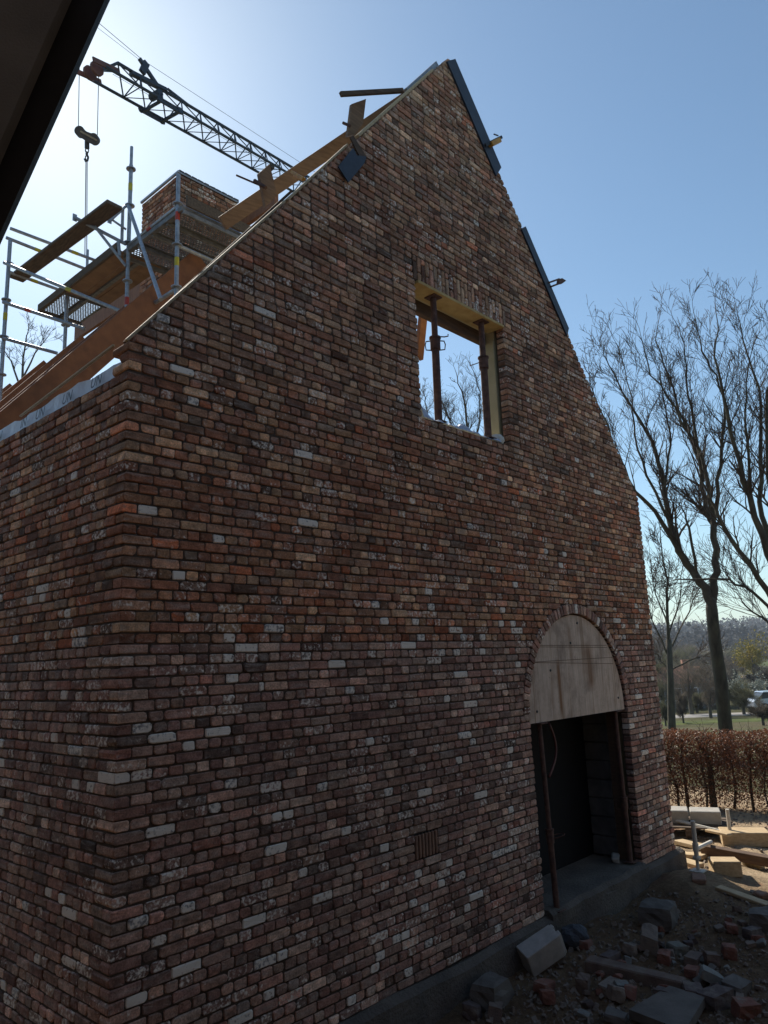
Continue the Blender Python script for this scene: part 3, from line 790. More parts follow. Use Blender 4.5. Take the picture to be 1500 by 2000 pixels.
MB().beam(at_y(574, 344, .30), at_y(592, 352, .14), .02, .015).build('bar', M['orange_steel'], e)
# dark sheet hanging from the verge
e = empty('rubber_sheet', at_y(688, 285, -.02)); tag(e, 'dark square sheet hanging on the bricks under the left verge', 'sheet')
MB().prism([at_y(px, py, -.035) for px, py in ((661, 325), (690, 289), (697, 303), (716, 306), (711, 320), (681, 356))], (0, .012, 0)).build('sheet', M['slate'], e)
MB().prism([at_y(px, py, -.028) for px, py in ((684, 268), (690, 264), (716, 306), (704, 308))], (0, .012, 0)).build('hanger', M['timber_dark'], e)

# ------------------------------------------------------------------ scaffold round the chimney
sc = empty('scaffold', (1.5, 3.2, 3.08)); tag(sc, 'galvanised scaffold with perforated decks beside the brick chimney', 'scaffold')
T = .024
def standard(x, y, z0, z1, rings, tapes=()):
    p = MB().tube((x, y, z0), (x, y, z1), T, n=10).build('standard', M['galv'], sc)
    for z in rings:
        MB().tube((x, y, z - .006), (x, y, z + .006), .058, n=12).build('rosette', M['galv'], p)
    for z, m in tapes:
        MB().tube((x, y, z - .05), (x, y, z + .05), T + .002, n=10).build('tape', M[m], p)
    return p
P2 = (1.955, 3.72); P3 = (1.95, 2.64); P1 = (1.19, 5.34); P4 = (1.955, 5.34)
standard(*P2, 3.08, 8.55, (5.49, 5.99, 6.49, 6.99, 7.49, 7.99, 8.49), ((8.24, 'tape_yellow'), (6.73, 'tape_red')))
MB().tube((P2[0], P2[1], 8.5), (P2[0], P2[1], 8.80), .019, n=10).build('spigot', M['galv'], sc)
standard(*P3, 3.08, 7.86, (5.99, 6.49, 6.99, 7.49), ((7.34, 'tape_red'), (6.79, 'tape_yellow')))
standard(*P1, 3.08, 7.92, (6.09, 6.59, 7.09, 7.59), ((6.86, 'tape_yellow'),))
standard(*P4, 3.08, 7.60, (6.49, 6.99, 7.49))
def ledger(a, b2, r_=T * .92, nm='ledger', tapes=()):
    a = Vector(a); b2 = Vector(b2)
    p = MB().tube(a, b2, r_, n=8).build(nm, M['galv'], sc)
    for f_, m in tapes:
        d = (b2 - a).normalized() * .045; c = a.lerp(b2, f_)
        MB().tube(c - d, c + d, r_ + .002, n=8).build('tape', M[m], p)
    return p
ledger(at_y(20, 446, 5.45), at_y(200, 514, 5.45), tapes=((.68, 'tape_yellow'),))
ledger(at_y(12, 464, 5.45), at_y(176, 529, 5.45), tapes=((.36, 'tape_yellow'),))
ledger(at_y(8, 513, 5.3), at_y(246, 612, 3.74), tapes=((.55, 'tape_yellow'),))
ledger(at_y(15, 530, 5.7), at_y(140, 575, 5.7), tapes=((.4, 'tape_yellow'),))
ledger(at_y(6, 590, 5.3), at_y(165, 642, 4.4), tapes=((.32, 'tape_red'),))
ledger(at_y(5, 660, 5.3), at_y(112, 690, 4.9))
ledger((P2[0], P2[1], 6.47), (P3[0], P3[1], 6.47), tapes=((.45, 'tape_yellow'),))
ledger((P2[0], P2[1], 7.46), (P3[0], P3[1], 7.46), tapes=((.45, 'tape_red'),))
ledger((P3[0], P3[1], 7.49), (3.5, P3[1], 7.47)); ledger((P3[0], P3[1], 6.99), (3.5, P3[1], 6.97))
ledger(at_y(250, 400, P2[1]), at_y(314, 585, P3[1] - .45), nm='brace')
ledger(at_y(146, 425, 4.05), at_y(246, 477, 3.72)); ledger(at_y(185, 442, 3.9), at_y(246, 520, 3.72), .018, 'brace')
ledger(at_y(214, 432, 3.80), at_y(246, 402, 3.72), .018); ledger(at_y(220, 430, 3.80), at_y(246, 448, 3.72), .014)
ledger(at_y(231, 470, 3.75), at_y(234, 500, 3.75), .02, 'bracket_post'); ledger(at_y(240, 405, 3.78), at_y(238, 470, 3.78), .02, 'bracket_post')
ledger(at_y(171, 488, 5.45), at_y(170, 528, 5.45), .02, 'spigot')
MB().box(at_y(146, 425, 4.05), (.05, .01, .09)).build('end_plate', M['galv'], sc)
MB().box(at_y(214, 431, 3.80), (.05, .01, .07)).build('end_plate', M['galv'], sc)
def perforated(o, ux, uy, nx_, ny_, mat, parent, edge=.035):
    """steel plank pressed full of slots: o corner, ux / uy edge vectors"""
    o = Vector(o); ux = Vector(ux); uy = Vector(uy); b = MB(); dz = Vector((0, 0, -.004))
    lx, ly = ux.length, uy.length; ex, ey = ux / lx, uy / ly
    px_, py_ = (lx - 2 * edge) / nx_, (ly - 2 * edge) / ny_
    def rect(u0, u1, v0, v1):
        b.prism([o + ex * u0 + ey * v0, o + ex * u1 + ey * v0, o + ex * u1 + ey * v1, o + ex * u0 + ey * v1], dz)
    rect(0, edge, 0, ly); rect(lx - edge, lx, 0, ly); rect(edge, lx - edge, 0, edge); rect(edge, lx - edge, ly - edge, ly)
    for j in range(ny_):
        v = edge + j * py_
        rect(edge, lx - edge, v + py_ * .62, v + py_ * .98)
        for i in range(nx_):
            u = edge + i * px_ + (px_ * .5 if j % 2 else 0)
            rect(u, min(u + px_ * .34, lx - edge), v, v + py_ * .62)
    for k in (0, 1):
        oo = o + ey * (ly - .004) * k
        b.prism([oo, oo + ux, oo + ux - Vector((0, 0, .055)), oo - Vector((0, 0, .055))], ey * .004)
    return b.build('deck_plank', mat, parent)
ZD = 7.40
for i in range(2):
    perforated((1.86 + i * .30, 5.20, ZD), (.285, 0, 0), (0, .76, 0), 6, 19, M['galv_dark'], sc)
for i in range(3):
    MB().beam((1.96 + i * .195, 3.80, ZD - .01), (1.96 + i * .195, 5.19, ZD - .01), .188, .03, jit=.003).build('deck_board', M['timber'], sc)
MB().beam((1.85, 3.78, ZD + .03), (1.85, 5.98, ZD + .03), .035, .11).build('toe_board', M['timber_grey'], sc)
MB().beam((1.84, 5.98, ZD - .03), (2.47, 5.98, ZD - .03), .05, .05).build('deck_end_bar', M['galv_dark'], sc)
MB().beam((2.155, 3.85, ZD - .03), (2.155, 5.96, ZD - .03), .05, .05).build('deck_bearer', M['galv_dark'], sc)
for i in range(4):
    perforated((1.98, 2.58 + i * .31, ZD), (1.75, 0, 0), (0, .30, 0), 44, 6, M['galv_dark'], sc)
MB().beam((1.965, 2.55, ZD), (1.965, 3.85, ZD), .05, .06).build('deck_end_bar', M['galv_dark'], sc)
for y in (2.56, 2.88, 3.19, 3.50, 3.84):
    MB().beam((1.96, y, ZD - .035), (3.78, y, ZD - .035), .035, .05).build('deck_bearer', M['galv_dark'], sc)
MB().beam((1.99, 2.53, 7.50), (3.6, 2.53, 7.50), .03, .13).build('toe_board', M['timber_grey'], sc)
o = MB().beam((0, 0, 0), (-.12, 2.45, 0), .20, .05, jit=.004, bev=.008).build('scaffold_board', M['timber_grey']); o.location = (1.60, 3.40, 7.69)
tag(o, 'grey weathered scaffold board lying across the tubes left of the chimney', 'plank')

# ------------------------------------------------------------------ crane
JA, JB = at_d(186, 118, 22.8), at_d(640, 383, 33.5)
jd = (JB - JA).normalized(); js = jd.cross(Vector((0, 0, 1))).normalized(); ju = js.cross(jd)
cr = empty('tower_crane', (JB.x, JB.y, -.2)); tag(cr, 'blue-grey lattice crane jib reaching out above the chimney', 'crane')
JL = (JB - JA).length + 6; HJ, WJ = .74, .80
def jp(s_, h, w): return JA + jd * s_ + ju * h + js * w
jib = MB().tube(jp(.9, HJ / 2, 0), jp(JL, HJ / 2, 0), .055, n=6).build('top_chord', M['crane'], cr)
for w in (-1, 1):
    MB().tube(jp(.0, -HJ / 2, w * WJ / 2), jp(JL, -HJ / 2, w * WJ / 2), .05, n=6).build('bottom_chord', M['crane'], cr)
s_ = .9; lat = MB()
while s_ < JL - 1:
    for w in (-1, 1):
        lat.tube(jp(s_, HJ / 2, 0), jp(s_ + .45, -HJ / 2, w * WJ / 2), .024, n=4); lat.tube(jp(s_ + .45, -HJ / 2, w * WJ / 2), jp(s_ + .9, HJ / 2, 0), .024, n=4)
    lat.tube(jp(s_ + .45, -HJ / 2, -WJ / 2), jp(s_ + .45, -HJ / 2, WJ / 2), .022, n=4)
    lat.tube(jp(s_ + .45, -HJ / 2, -WJ / 2), jp(s_ + 1.35, -HJ / 2, WJ / 2), .018, n=4)
    s_ += .9
lat.build('lattice', M['crane'], cr)
MB().tube(jp(0, -HJ / 2, 0), jp(.9, HJ / 2, 0), .05, n=6).build('nose_strut', M['crane'], cr)
for w in (-1, 1):
    MB().tube(jp(-.12, -HJ / 2 - .02, w * .12), jp(-.12, -HJ / 2 - .02, w * .2), .22, n=16).build('sheave', M['crane_red'], cr)
    MB().beam(jp(-.45, -HJ / 2, w * .4), jp(.5, -HJ / 2 + .1, w * .4), .05, .16, ju).build('nose_plate', M['crane_red'], cr)
MB().beam(jp(.15, -.05, -.2), jp(.9, .28, -.2), .06, .22, ju).build('nose_gusset', M['crane'], cr)
tr = MB().beam(jp(2.0, -HJ / 2 - .10, -.42), jp(3.1, -HJ / 2 - .10, -.42), .06, .09, ju).build('trolley', M['crane'], cr)
MB().beam(jp(2.0, -HJ / 2 - .10, .42), jp(3.1, -HJ / 2 - .10, .42), .06, .09, ju).build('trolley_rail', M['crane'], tr)
for k in (2.15, 2.95): MB().beam(jp(k, -HJ / 2 - .10, -.42), jp(k, -HJ / 2 - .10, .42), .08, .08, ju).build('trolley_bar', M['crane'], tr)
for k, w in ((2.1, -.42), (2.1, .42), (3.0, -.42), (3.0, .42)):
    MB().tube(jp(k, -HJ / 2 - .05, w - .04), jp(k, -HJ / 2 - .05, w + .04), .11, n=10).build('trolley_wheel', M['crane'], tr)
MB().beam(jp(1.9, .55, 0), jp(2.15, 1.0, 0), .10, .22, jd).build('mast_foot', M['crane'], cr)
MB().beam(jp(1.85, 1.0, 0), jp(2.6, .35, 0), .08, .14, ju).build('mast_strut', M['crane'], cr)
MB().beam(jp(1.4, .30, 0), jp(2.9, .42, 0), .16, .13, ju).build('winch_box', M['crane'], cr)
MB().tube(jp(2.4, .02, -.22), jp(2.4, .02, .22), .13, n=10).build('winch_drum', M['crane'], cr)
MB().beam(jp(3.0, .52, 0), jp(4.1, .36, 0), .05, .08, ju).build('tie_strut', M['crane'], cr)
MB().box(jp(8.6, -.05, -.2), (.22, .3, .18), None, 0, .02).build('lamp_box', M['crane_yellow'], cr)
MB().tube(jp(2.0, 1.02, 0), jp(JL, .66, 0), .010, n=4).build('tie_rope', M['cable'], cr)
MB().tube(jp(2.0, 1.02, 0), jp(-4.0, 2.2, 0), .012, n=4).build('tie_rope', M['cable'], cr)
MB().tube(jp(1.9, .95, 0), jp(-4.0, 1.7, 0), .008, n=4).build('tie_rope', M['cable'], cr)
MB().tube(jp(.2, -HJ / 2 - .16, .45), jp(JL, -HJ / 2 - .16, .45), .008, n=4).build('hoist_rope', M['cable'], cr)
MB().tube((JB.x + jd.x * 5, JB.y + jd.y * 5, -.3), JB + jd * 5, .45, n=4).build('mast', M['crane'], cr)
# hook block with ropes and chains
HD = 22.8
h1, h2 = at_d(157, 258, HD), at_d(184, 272, HD)
hk = empty('hook_block', at_d(169, 280, HD)); tag(hk, 'striped crane hook block hanging on two ropes below the jib nose', 'hook')
MB().tube(at_d(155, 128, HD), at_d(153, 252, HD), .012, n=5).build('rope', M['cable'], hk)
MB().tube(at_d(193, 132, HD), at_d(190, 268, HD), .012, n=5).build('rope', M['cable'], hk)
for c_ in (h1, h2):
    MB().tube(c_ - AX_F * .09, c_ + AX_F * .09, .15, n=18).build('pulley', M['crane_yellow'], hk)
def plate_pts(dx): return [at_d(px, py, HD + dx) for px, py in ((151, 252), (158, 249), (170, 257), (186, 263), (192, 271), (189, 280), (181, 282), (170, 277), (160, 270), (152, 262))]
for dx in (-.14, .12):
    MB().prism(plate_pts(dx), AX_F * .02).build('side_plate', M['crane_yellow'], hk)
for i in range(4):
    a = at_d(157 + i * 8, 256 + i * 4.4, HD - .165); MB().beam(a, a + AX_R * .13 - AX_U * .08, .05, .015, AX_F).build('stripe', M['hook_stripe'], hk)
MB().tube(at_d(170, 276, HD), at_d(170, 290, HD), .07, n=10).build('swivel', M['cable'], hk)
for i in range(3):
    c_ = at_d(170, 294 + i * 7, HD); ex = AX_R if i % 2 == 0 else AX_F
    MB().pipe([c_ + ex * (.05 * math.cos(a)) + AX_U * (.075 * math.sin(a)) for a in [2 * math.pi * j / 10 for j in range(10)]], .018, 5, closed=True).build('link', M['cable'], hk)
MB().pipe([at_d(168, 300, HD), at_d(172, 306, HD), at_d(171, 314, HD), at_d(167, 315, HD), at_d(165, 310, HD)], .03, 6).build('hook', M['cable'], hk)
for dx in (-1.2, 1.2):
    MB().tube(at_d(169 + dx, 316, HD), at_d(167.5 + dx * 1.5, 500, HD), .014, n=5).build('chain', M['cable'], hk)

# ------------------------------------------------------------------ eave of the neighbouring building, above the camera
ov = empty('neighbour_eave', at_d(40, 200, 1.0)); tag(ov, 'dark grey slanted eave panel with black edge strip close to the viewer', 'eave')
far_d = 1.10
MB().prism([at_d(222, -15, far_d), at_d(-97, 695, far_d), at_d(-175, 695, far_d), at_d(136, -30, far_d)], -AX_F * .012).build('edge_strip', M['black'], ov)
MB().prism([at_d(149, -20, far_d - .013), at_d(-160, 690, far_d - .013), at_d(-1100, 300, far_d - .013), at_d(-700, -1100, far_d - .013)], -AX_F * .02).build('panel', M['eave_grey'], ov)
nb = empty('unseen_neighbour_house', (-6.0, -2.0, -.2)); tag(nb, 'plain unseen neighbouring house close behind the viewer, added to shade the gable', 'house')  # unseen body implied by the eave, placed to cut sky light
nbm = MB(); nbm.box((-6.1, -3.0, 2.3), (6.6, 15.0, 5.2), None, 0, .01); nbm.build('wall', M['mortar'], nb)
nbm = MB(); nbm.box((2.2, -8.6, 2.3), (9.8, 5.6, 5.2), None, 0, .01); nbm.build('shade_wing_wall', M['mortar'], nb)  # wing added out of view to darken the lower gable
rf = MB(); rf.prism([(-2.74, -5.5, 4.85), (-2.74, -11.7, 4.85), (-2.74, -8.6, 8.0)], (9.9, 0, 0)); rf.build('shade_wing_roof', M['slate'], nb)
rf = MB(); rf.prism([(-2.75, -10.6, 4.85), (-9.5, -10.6, 4.85), (-6.1, -10.6, 8.4)], (0, 15.2, 0)); rf.build('roof', M['slate'], nb)

# ------------------------------------------------------------------ yard: blocks, timber, tubes
def gz(px, py, dz=0.0):
    """point where the sight line meets the yard surface"""
    z = -.1
    for _ in range(4):
        p = at_z(px, py, z); z = yard_z(p.x, p.y)
    return Vector((p.x, p.y, z + dz))
def rough_chunk(size, rot, c, mat, name, label, cat, group, broken=.5):
    me = bpy.data.meshes.new(name); bm = bmesh.new(); bmesh.ops.create_cube(bm, size=1.0)
    bmesh.ops.subdivide_edges(bm, edges=bm.edges[:], cuts=3, use_grid_fill=True)
    sd_ = rnd.uniform(0, 50); sz = Vector(size); mn = min(size)
    for v in bm.verts:
        p = Vector((v.co.x * sz.x, v.co.y * sz.y, v.co.z * sz.z))
        edge_n = sum(1 for k in range(3) if abs(v.co[k]) > .49)
        p *= 1 - (.045 if edge_n == 2 else (.09 if edge_n == 3 else 0)) * rnd.uniform(.3, 1.6)
        n_ = hnoise(p.x * 1.0 + p.z, p.y - p.z, 19, sd_) * mn * .05 + rnd.gauss(0, mn * .022)
        v.co = p + p.normalized() * n_
    if rnd.random() < broken:
        ax = Vector((rnd.choice((-1, 1)), rnd.uniform(-.7, .7), rnd.uniform(-.2, .9))).normalized()
        pt = Vector((ax.x * sz.x * rnd.uniform(.22, .40), 0, ax.z * sz.z * .2))
        g_ = bmesh.ops.bisect_plane(bm, geom=bm.verts[:] + bm.edges[:] + bm.faces[:], plane_co=pt, plane_no=ax, clear_outer=True)
        ed = [x_ for x_ in g_['geom_cut'] if isinstance(x_, bmesh.types.BMEdge)]
        if ed: bmesh.ops.holes_fill(bm, edges=ed)
    for v in bm.verts: v.co = rot @ v.co
    bm.to_mesh(me); bm.free(); me.materials.append(mat)
    return tag(link(name, me, None, c), label, cat, group)
def block(px, py, size, yaw, mat, label, cat='block', name='block', tilt=(0, 0), lift=0.0, jit=.005, bev=.012, group=None):
    p = gz(px, py); rot = euler(tilt[0], tilt[1], yaw)
    h = sum(abs(rot[2][i]) * size[i] / 2 for i in range(3))
    if group and 'rubble' in group:
        return rough_chunk(size, rot, (p.x, p.y, p.z + h * .86 + lift), M[mat], name, label, cat, group)
    return place(size, rot, (p.x, p.y, p.z + h * .92 + lift), M[mat], name, label, cat, group, jit, bev)
HB = math.atan2(-1.35, .5)                                   # run of the hedge
# pallet with two concrete blocks
p = gz(1348, 1625); pal = empty('pallet', p, HB); tag(pal, 'grey pallet under the concrete blocks in front of the hedge', 'pallet')
def loc_box(parent, c, size, mat, nm, bev=.005, jit=.002):
    m4 = Matrix.Translation(parent.location) @ Matrix.Rotation(parent.rotation_euler.z, 4, 'Z')
    o = MB().box((0, 0, 0), size, None, jit, bev).build(nm, mat); o.parent = parent; o.location = c; return o
for i in range(5): loc_box(pal, (0, -.32 + i * .16, .13), (1.1, .11, .022), M['timber_grey'], 'deck_slat')
for i in (-.48, 0, .48): loc_box(pal, (i, 0, .06), (.1, .75, .11), M['timber_grey'], 'bearer')
ux = Vector((math.cos(HB), math.sin(HB), 0)); uy = Vector((-ux.y, ux.x, 0))
for dx, lab in ((-.20, 'pale concrete block on the pallet, nearer the house corner'), (.22, 'pale concrete block on the pallet, farther from the house corner')):
    place((.40, .36, .17), rotz(HB + .04), p + ux * dx + Vector((0, 0, .227)), M['concrete_light'], 'concrete_block', lab, 'block', 'blocks on the pallet', .004, .01)
block(1455, 1647, (.58, .34, .17), HB + .12, 'timber_pale', 'yellow timber block lying in front of the hedge at the right edge', 'timber', 'timber_block', bev=.008)
def base_jack(px, py, h, label, collar=True):
    q_ = gz(px, py); e = empty('base_jack', q_); tag(e, label, 'scaffold tube', 'scaffold base tubes in the yard')
    MB().box(q_ + Vector((0, 0, .006)), (.15, .15, .012)).build('foot_plate', M['white_tube'], e)
    MB().tube(q_ + Vector((0, 0, .01)), q_ + Vector((0, 0, h * .45)), .019, n=8).build('spindle', M['white_tube'], e)
    MB().tube(q_ + Vector((0, 0, h * .28)), q_ + Vector((0, 0, h)), .026, n=10).build('tube', M['white_tube'], e)
    MB().tube(q_ + Vector((0, 0, h * .24)), q_ + Vector((0, 0, h * .29)), .045, n=10).build('wing_nut', M['white_tube'], e)
    if collar:
        MB().tube(q_ + Vector((0, 0, h * .40)), q_ + Vector((0, 0, h * .55)), .034, n=10).build('collar', M['white_tube'], e)
    return q_
j1 = base_jack(1364, 1703, .53, 'white scaffold base jack standing on sand beside the house corner')
j2 = base_jack(1428, 1645, .40, 'white scaffold base tube standing behind the long dark beam', False)
rod(gz(1318, 1630, .20), gz(1424, 1644, .10), .026, M['white_tube'], 'scaffold_tube', 'white scaffold tube lying level behind the standing jack', 'scaffold tube')
rod(j1 + Vector((.02, .02, .22)), gz(1392, 1672, .13), .024, M['white_tube'], 'scaffold_tube', 'short slanting tube joined to the standing base jack', 'scaffold tube')
def yplank(a, b2, w, h, mat, label, lift=.03):
    A_, B_ = gz(*a), gz(*b2); A_.z += lift; B_.z += lift
    o = MB().beam((0, 0, 0), B_ - A_, w, h, jit=.003, bev=.006).build('plank', M[mat]); o.location = A_
    return tag(o, label, 'plank')
yplank((1325, 1648), (1378, 1660), .16, .05, 'timber_pale', 'pale plank lying by the house corner, farthest of three')
yplank((1322, 1665), (1380, 1678), .16, .05, 'timber_pale', 'pale plank lying by the house corner, middle of three')
yplank((1326, 1684), (1368, 1694), .16, .05, 'timber_pale', 'pale plank lying by the house corner, nearest of three')
yplank((1375, 1668), (1580, 1716), .12, .11, 'timber_dark', 'long dark square beam lying across the yard at the right edge', .10)
yplank((1385, 1650), (1430, 1662), .10, .03, 'timber_pale', 'short pale board lying on the long dark beam', .19)
block(1418, 1708, (.30, .24, .17), HB + .25, 'timber_pale', 'brown squared block standing under the slanting tube', 'block', 'timber_block', bev=.008)
yplank((1455, 1690), (1490, 1698), .08, .05, 'timber_pale', 'small pale offcut beside the long dark beam', .02)
yplank((1402, 1735), (1506, 1772), .12, .035, 'timber_pale', 'thin pale board half sunk in the sand at the right edge', .01)
block(1365, 1720, (.26, .14, .05), .4, 'terracotta', 'flat reddish stone on the sand beside the house corner', 'stone', 'stone', bev=.01)
block(1487, 1755, (.16, .09, .06), .9, 'terracotta', 'red brick piece on the sunlit sand at the right edge', 'brick', 'brick_piece', jit=.01)

# ------------------------------------------------------------------ rubble in the shade of the gable
MB_v = [('brick_red', (.24, .10, .07), (.14, .07, .052)), ('brick_brown', (.18, .125, .098), (.115, .085, .07)), ('brick_pale', (.25, .20, .16), (.16, .13, .105)),
        ('brick_green', (.19, .185, .155), (.13, .125, .105)), ('brick_purple', (.125, .092, .085), (.085, .066, .060)), ('tile_grey', (.23, .235, .215), (.16, .16, .145))]
for nm, a_, b_ in MB_v: M[nm] = plain(nm, a_, b_, .95, 13, bscale=70, bmp=1., bdist=.006, c3=(.21, .175, .14))
# aerated block with a grooved end
p = gz(1060, 1895); e = empty('aerated_block', p); rot = euler(.25, -.40, -.55)
e.location = p + Vector((0, 0, .15)); tag(e, 'white grooved building block leaning on rubble by the footing', 'block')
o = MB().box((0, 0, 0), (.34, .17, .20), rot, .003, .006).build('body', M['aerated'], e); o.matrix_parent_inverse = Matrix.Identity(4)
for k in (-.05, .05):
    o = MB().box(rot @ Vector((.178, k, 0)), (.022, .045, .198), rot, .002, .004).build('tongue', M['aerated'], e); o.matrix_parent_inverse = Matrix.Identity(4)
RB = [ # px, py, size, yaw, material, label, tilt
 (972, 1950, (.50, .20, .17), .15, 'concrete', 'long grey concrete block at the left end of the rubble', (0, .05)),
 (968, 1988, (.20, .10, .09), .6, 'brick_brown', 'brown brick in front of the long grey concrete block', (.2, .1)),
 (1065, 1935, (.21, .10, .07), .1, 'brick_red', 'red brick under the white grooved block', (.1, .15)),
 (1070, 1958, (.12, .10, .09), .8, 'brick_red', 'half red brick just in front of the white grooved block', (.0, .2)),
 (1140, 1928, (.15, .10, .09), .3, 'brick_brown', 'half brown brick alone right of the white grooved block', (.05, 0)),
 (1192, 1932, (.22, .10, .065), .0, 'brick_pale', 'pale brick lying below the long reddish beam', (.1, .0)),
 (1203, 1955, (.13, .10, .10), .9, 'brick_pale', 'rounded pale half brick below the long reddish beam', (.3, .2)),
 (1232, 1948, (.12, .09, .08), .3, 'brick_red', 'red half brick touching the rounded pale half brick', (.1, .1)),
 (1300, 1955, (.16, .12, .10), .2, 'brick_purple', 'dark purple stone at the right end of the long reddish beam', (0, .1)),
 (1355, 1950, (.20, .14, .10), .5, 'brick_purple', 'dark purple block left of the greenish block', (.1, 0)),
 (1400, 1962, (.30, .14, .11), -.15, 'brick_purple', 'long dark purple block below the greenish block', (0, .05)),
 (1392, 1925, (.22, .17, .07), .4, 'tile_grey', 'greenish grey block tilted up among dark stones', (.5, .1)),
 (1443, 1935, (.26, .16, .10), -.1, 'concrete', 'grey concrete block near the lower right corner', (.1, .0)),
 (1455, 1985, (.20, .12, .11), -.5, 'brick_red', 'red brick in the lower right corner', (.15, .1)),
 (1270, 1858, (.27, .14, .12), .35, 'brick_pale', 'large orange-tan brick propped up in the middle of the rubble', (.15, -.35)),
 (1330, 1862, (.24, .11, .08), -.35, 'brick_green', 'greenish brick beside the large orange-tan brick', (.1, .15)),
 (1232, 1862, (.13, .10, .08), .2, 'brick_pale', 'small tan brick left of the large orange-tan brick', (.1, .2)),
 (1192, 1878, (.24, .10, .07), .05, 'brick_purple', 'flat purple brick left of the small tan brick', (.0, .1)),
 (1298, 1878, (.14, .10, .09), .3, 'brick_red', 'red half brick in front of the large orange-tan brick', (.1, .0)),
 (1355, 1884, (.26, .11, .08), .1, 'brick_brown', 'brown brick right of the red half brick', (.05, .05)),
 (1392, 1886, (.14, .11, .10), .6, 'brick_brown', 'brown half brick at the end of the brown brick row', (.1, .1)),
 (1352, 1905, (.17, .10, .07), .2, 'brick_red', 'deep red brick above the greenish grey block', (.0, .1)),
 (1425, 1868, (.15, .11, .10), .5, 'brick_red', 'single red brick alone right of the rubble', (.1, .05)),
 (1226, 1880, (.09, .05, .05), .7, 'tile_grey', 'small pale green tile chip at the beam head', (.2, .1)),
 (1143, 1848, (.14, .10, .07), .2, 'brick_red', 'red brick beside the dark sack near the footing', (.0, .1)),
 (1288, 1805, (.40, .30, .20), .25, 'concrete', 'square concrete block against the footing below the doorway', (.0, .05)),
 (1490, 1808, (.32, .22, .16), .3, 'concrete', 'grey concrete block at the right edge in the shade', (.0, .0)),
 (1428, 1818, (.20, .10, .07), .5, 'brick_red', 'red brick below the grey block at the right edge', (.1, .1)),
 (1470, 1830, (.19, .10, .08), -.2, 'brick_purple', 'purple brick below the grey block at the right edge', (.0, .1)),
 (1482, 1845, (.10, .09, .08), .8, 'brick_red', 'small red half brick at the right edge in the shade', (.1, .2)),
 (925, 1985, (.15, .12, .10), .3, 'brick_purple', 'dark stone near the lower left end of the rubble', (.1, .1)),
 (1205, 1995, (.22, .15, .06), .3, 'concrete', 'pale stone cut by the lower picture edge', (.1, .1)),
]
for px, py, size, yaw, mt, lab, tl in RB:
    block(px, py, size, yaw, mt, lab, 'block' if 'block' in lab else ('stone' if 'stone' in lab else 'brick'), 'concrete_block' if 'concrete' in lab else 'loose_brick', tl, -.012, .009, .012, 'rubble in front of the gable')
A_, B_ = gz(1148, 1893), gz(1338, 1938)
o = MB().beam((0, 0, 0), B_ - A_, .14, .10, jit=.005, bev=.01).build('stone_beam', M['brick_brown']); o.location = A_ + Vector((0, 0, .04)); tag(o, 'long reddish stone beam lying across the rubble', 'beam')
p1, p2, p3, p4 = gz(1230, 1996), gz(1310, 1948), gz(1380, 1970), gz(1340, 2040)
o = MB().prism([p1 + Vector((0, 0, .02)), p4 + Vector((0, 0, .02)), p3 + Vector((0, 0, .02)), p2 + Vector((0, 0, .02))], (0, 0, .06)).build('stone_slab', M['concrete']); tag(o, 'flat grey slab at the lower edge of the rubble', 'slab')
lump('dark_sack', gz(1122, 1845, .06), .13, M['sack'], 'dark full sack slumped against the footing', 'sack', 4.0, (1.1, .9, .85), 3, .12)
frag = ['brick_red', 'brick_brown', 'brick_pale', 'brick_purple', 'tile_grey', 'concrete']
for i in range(70):
    px, py = rnd.uniform(1120, 1500), rnd.uniform(1775, 1998)
    if py < 1700 + (1500 - px) * .25 + 60: continue
    s_ = rnd.uniform(.025, .075)
    block(px, py, (s_ * rnd.uniform(1, 1.8), s_, s_ * rnd.uniform(.5, .9)), rnd.uniform(0, 3), rnd.choice(frag), 'small broken fragment strewn between the bricks of the rubble', 'fragment', 'fragment', (rnd.uniform(-.4, .4), rnd.uniform(-.4, .4)), -.006, .006, .008, 'small fragments in the rubble')
# fine gravel and crumbs
gv = MB()
for i in range(4200):
    if i < 3000: p = gz(rnd.uniform(900, 1520), rnd.uniform(1740, 2010))
    else: p = Vector((rnd.uniform(7.4, 11), rnd.uniform(-2.2, 2.2), 0)); p.z = yard_z(p.x, p.y)
    if p.y > -.14 and p.x < 7.3: continue
    s_ = .004 + .02 * rnd.random() ** 2.5
    gv.box(p + Vector((0, 0, s_ * .3)), (s_ * 2, s_ * 1.5, s_), euler(rnd.random() * 3, rnd.random() * 3, rnd.random() * 3), s_ * .3)
tag(gv.build('gravel', M['brick_pale']), 'fine crumbs and gravel strewn over the yard soil', 'gravel', kind='stuff')

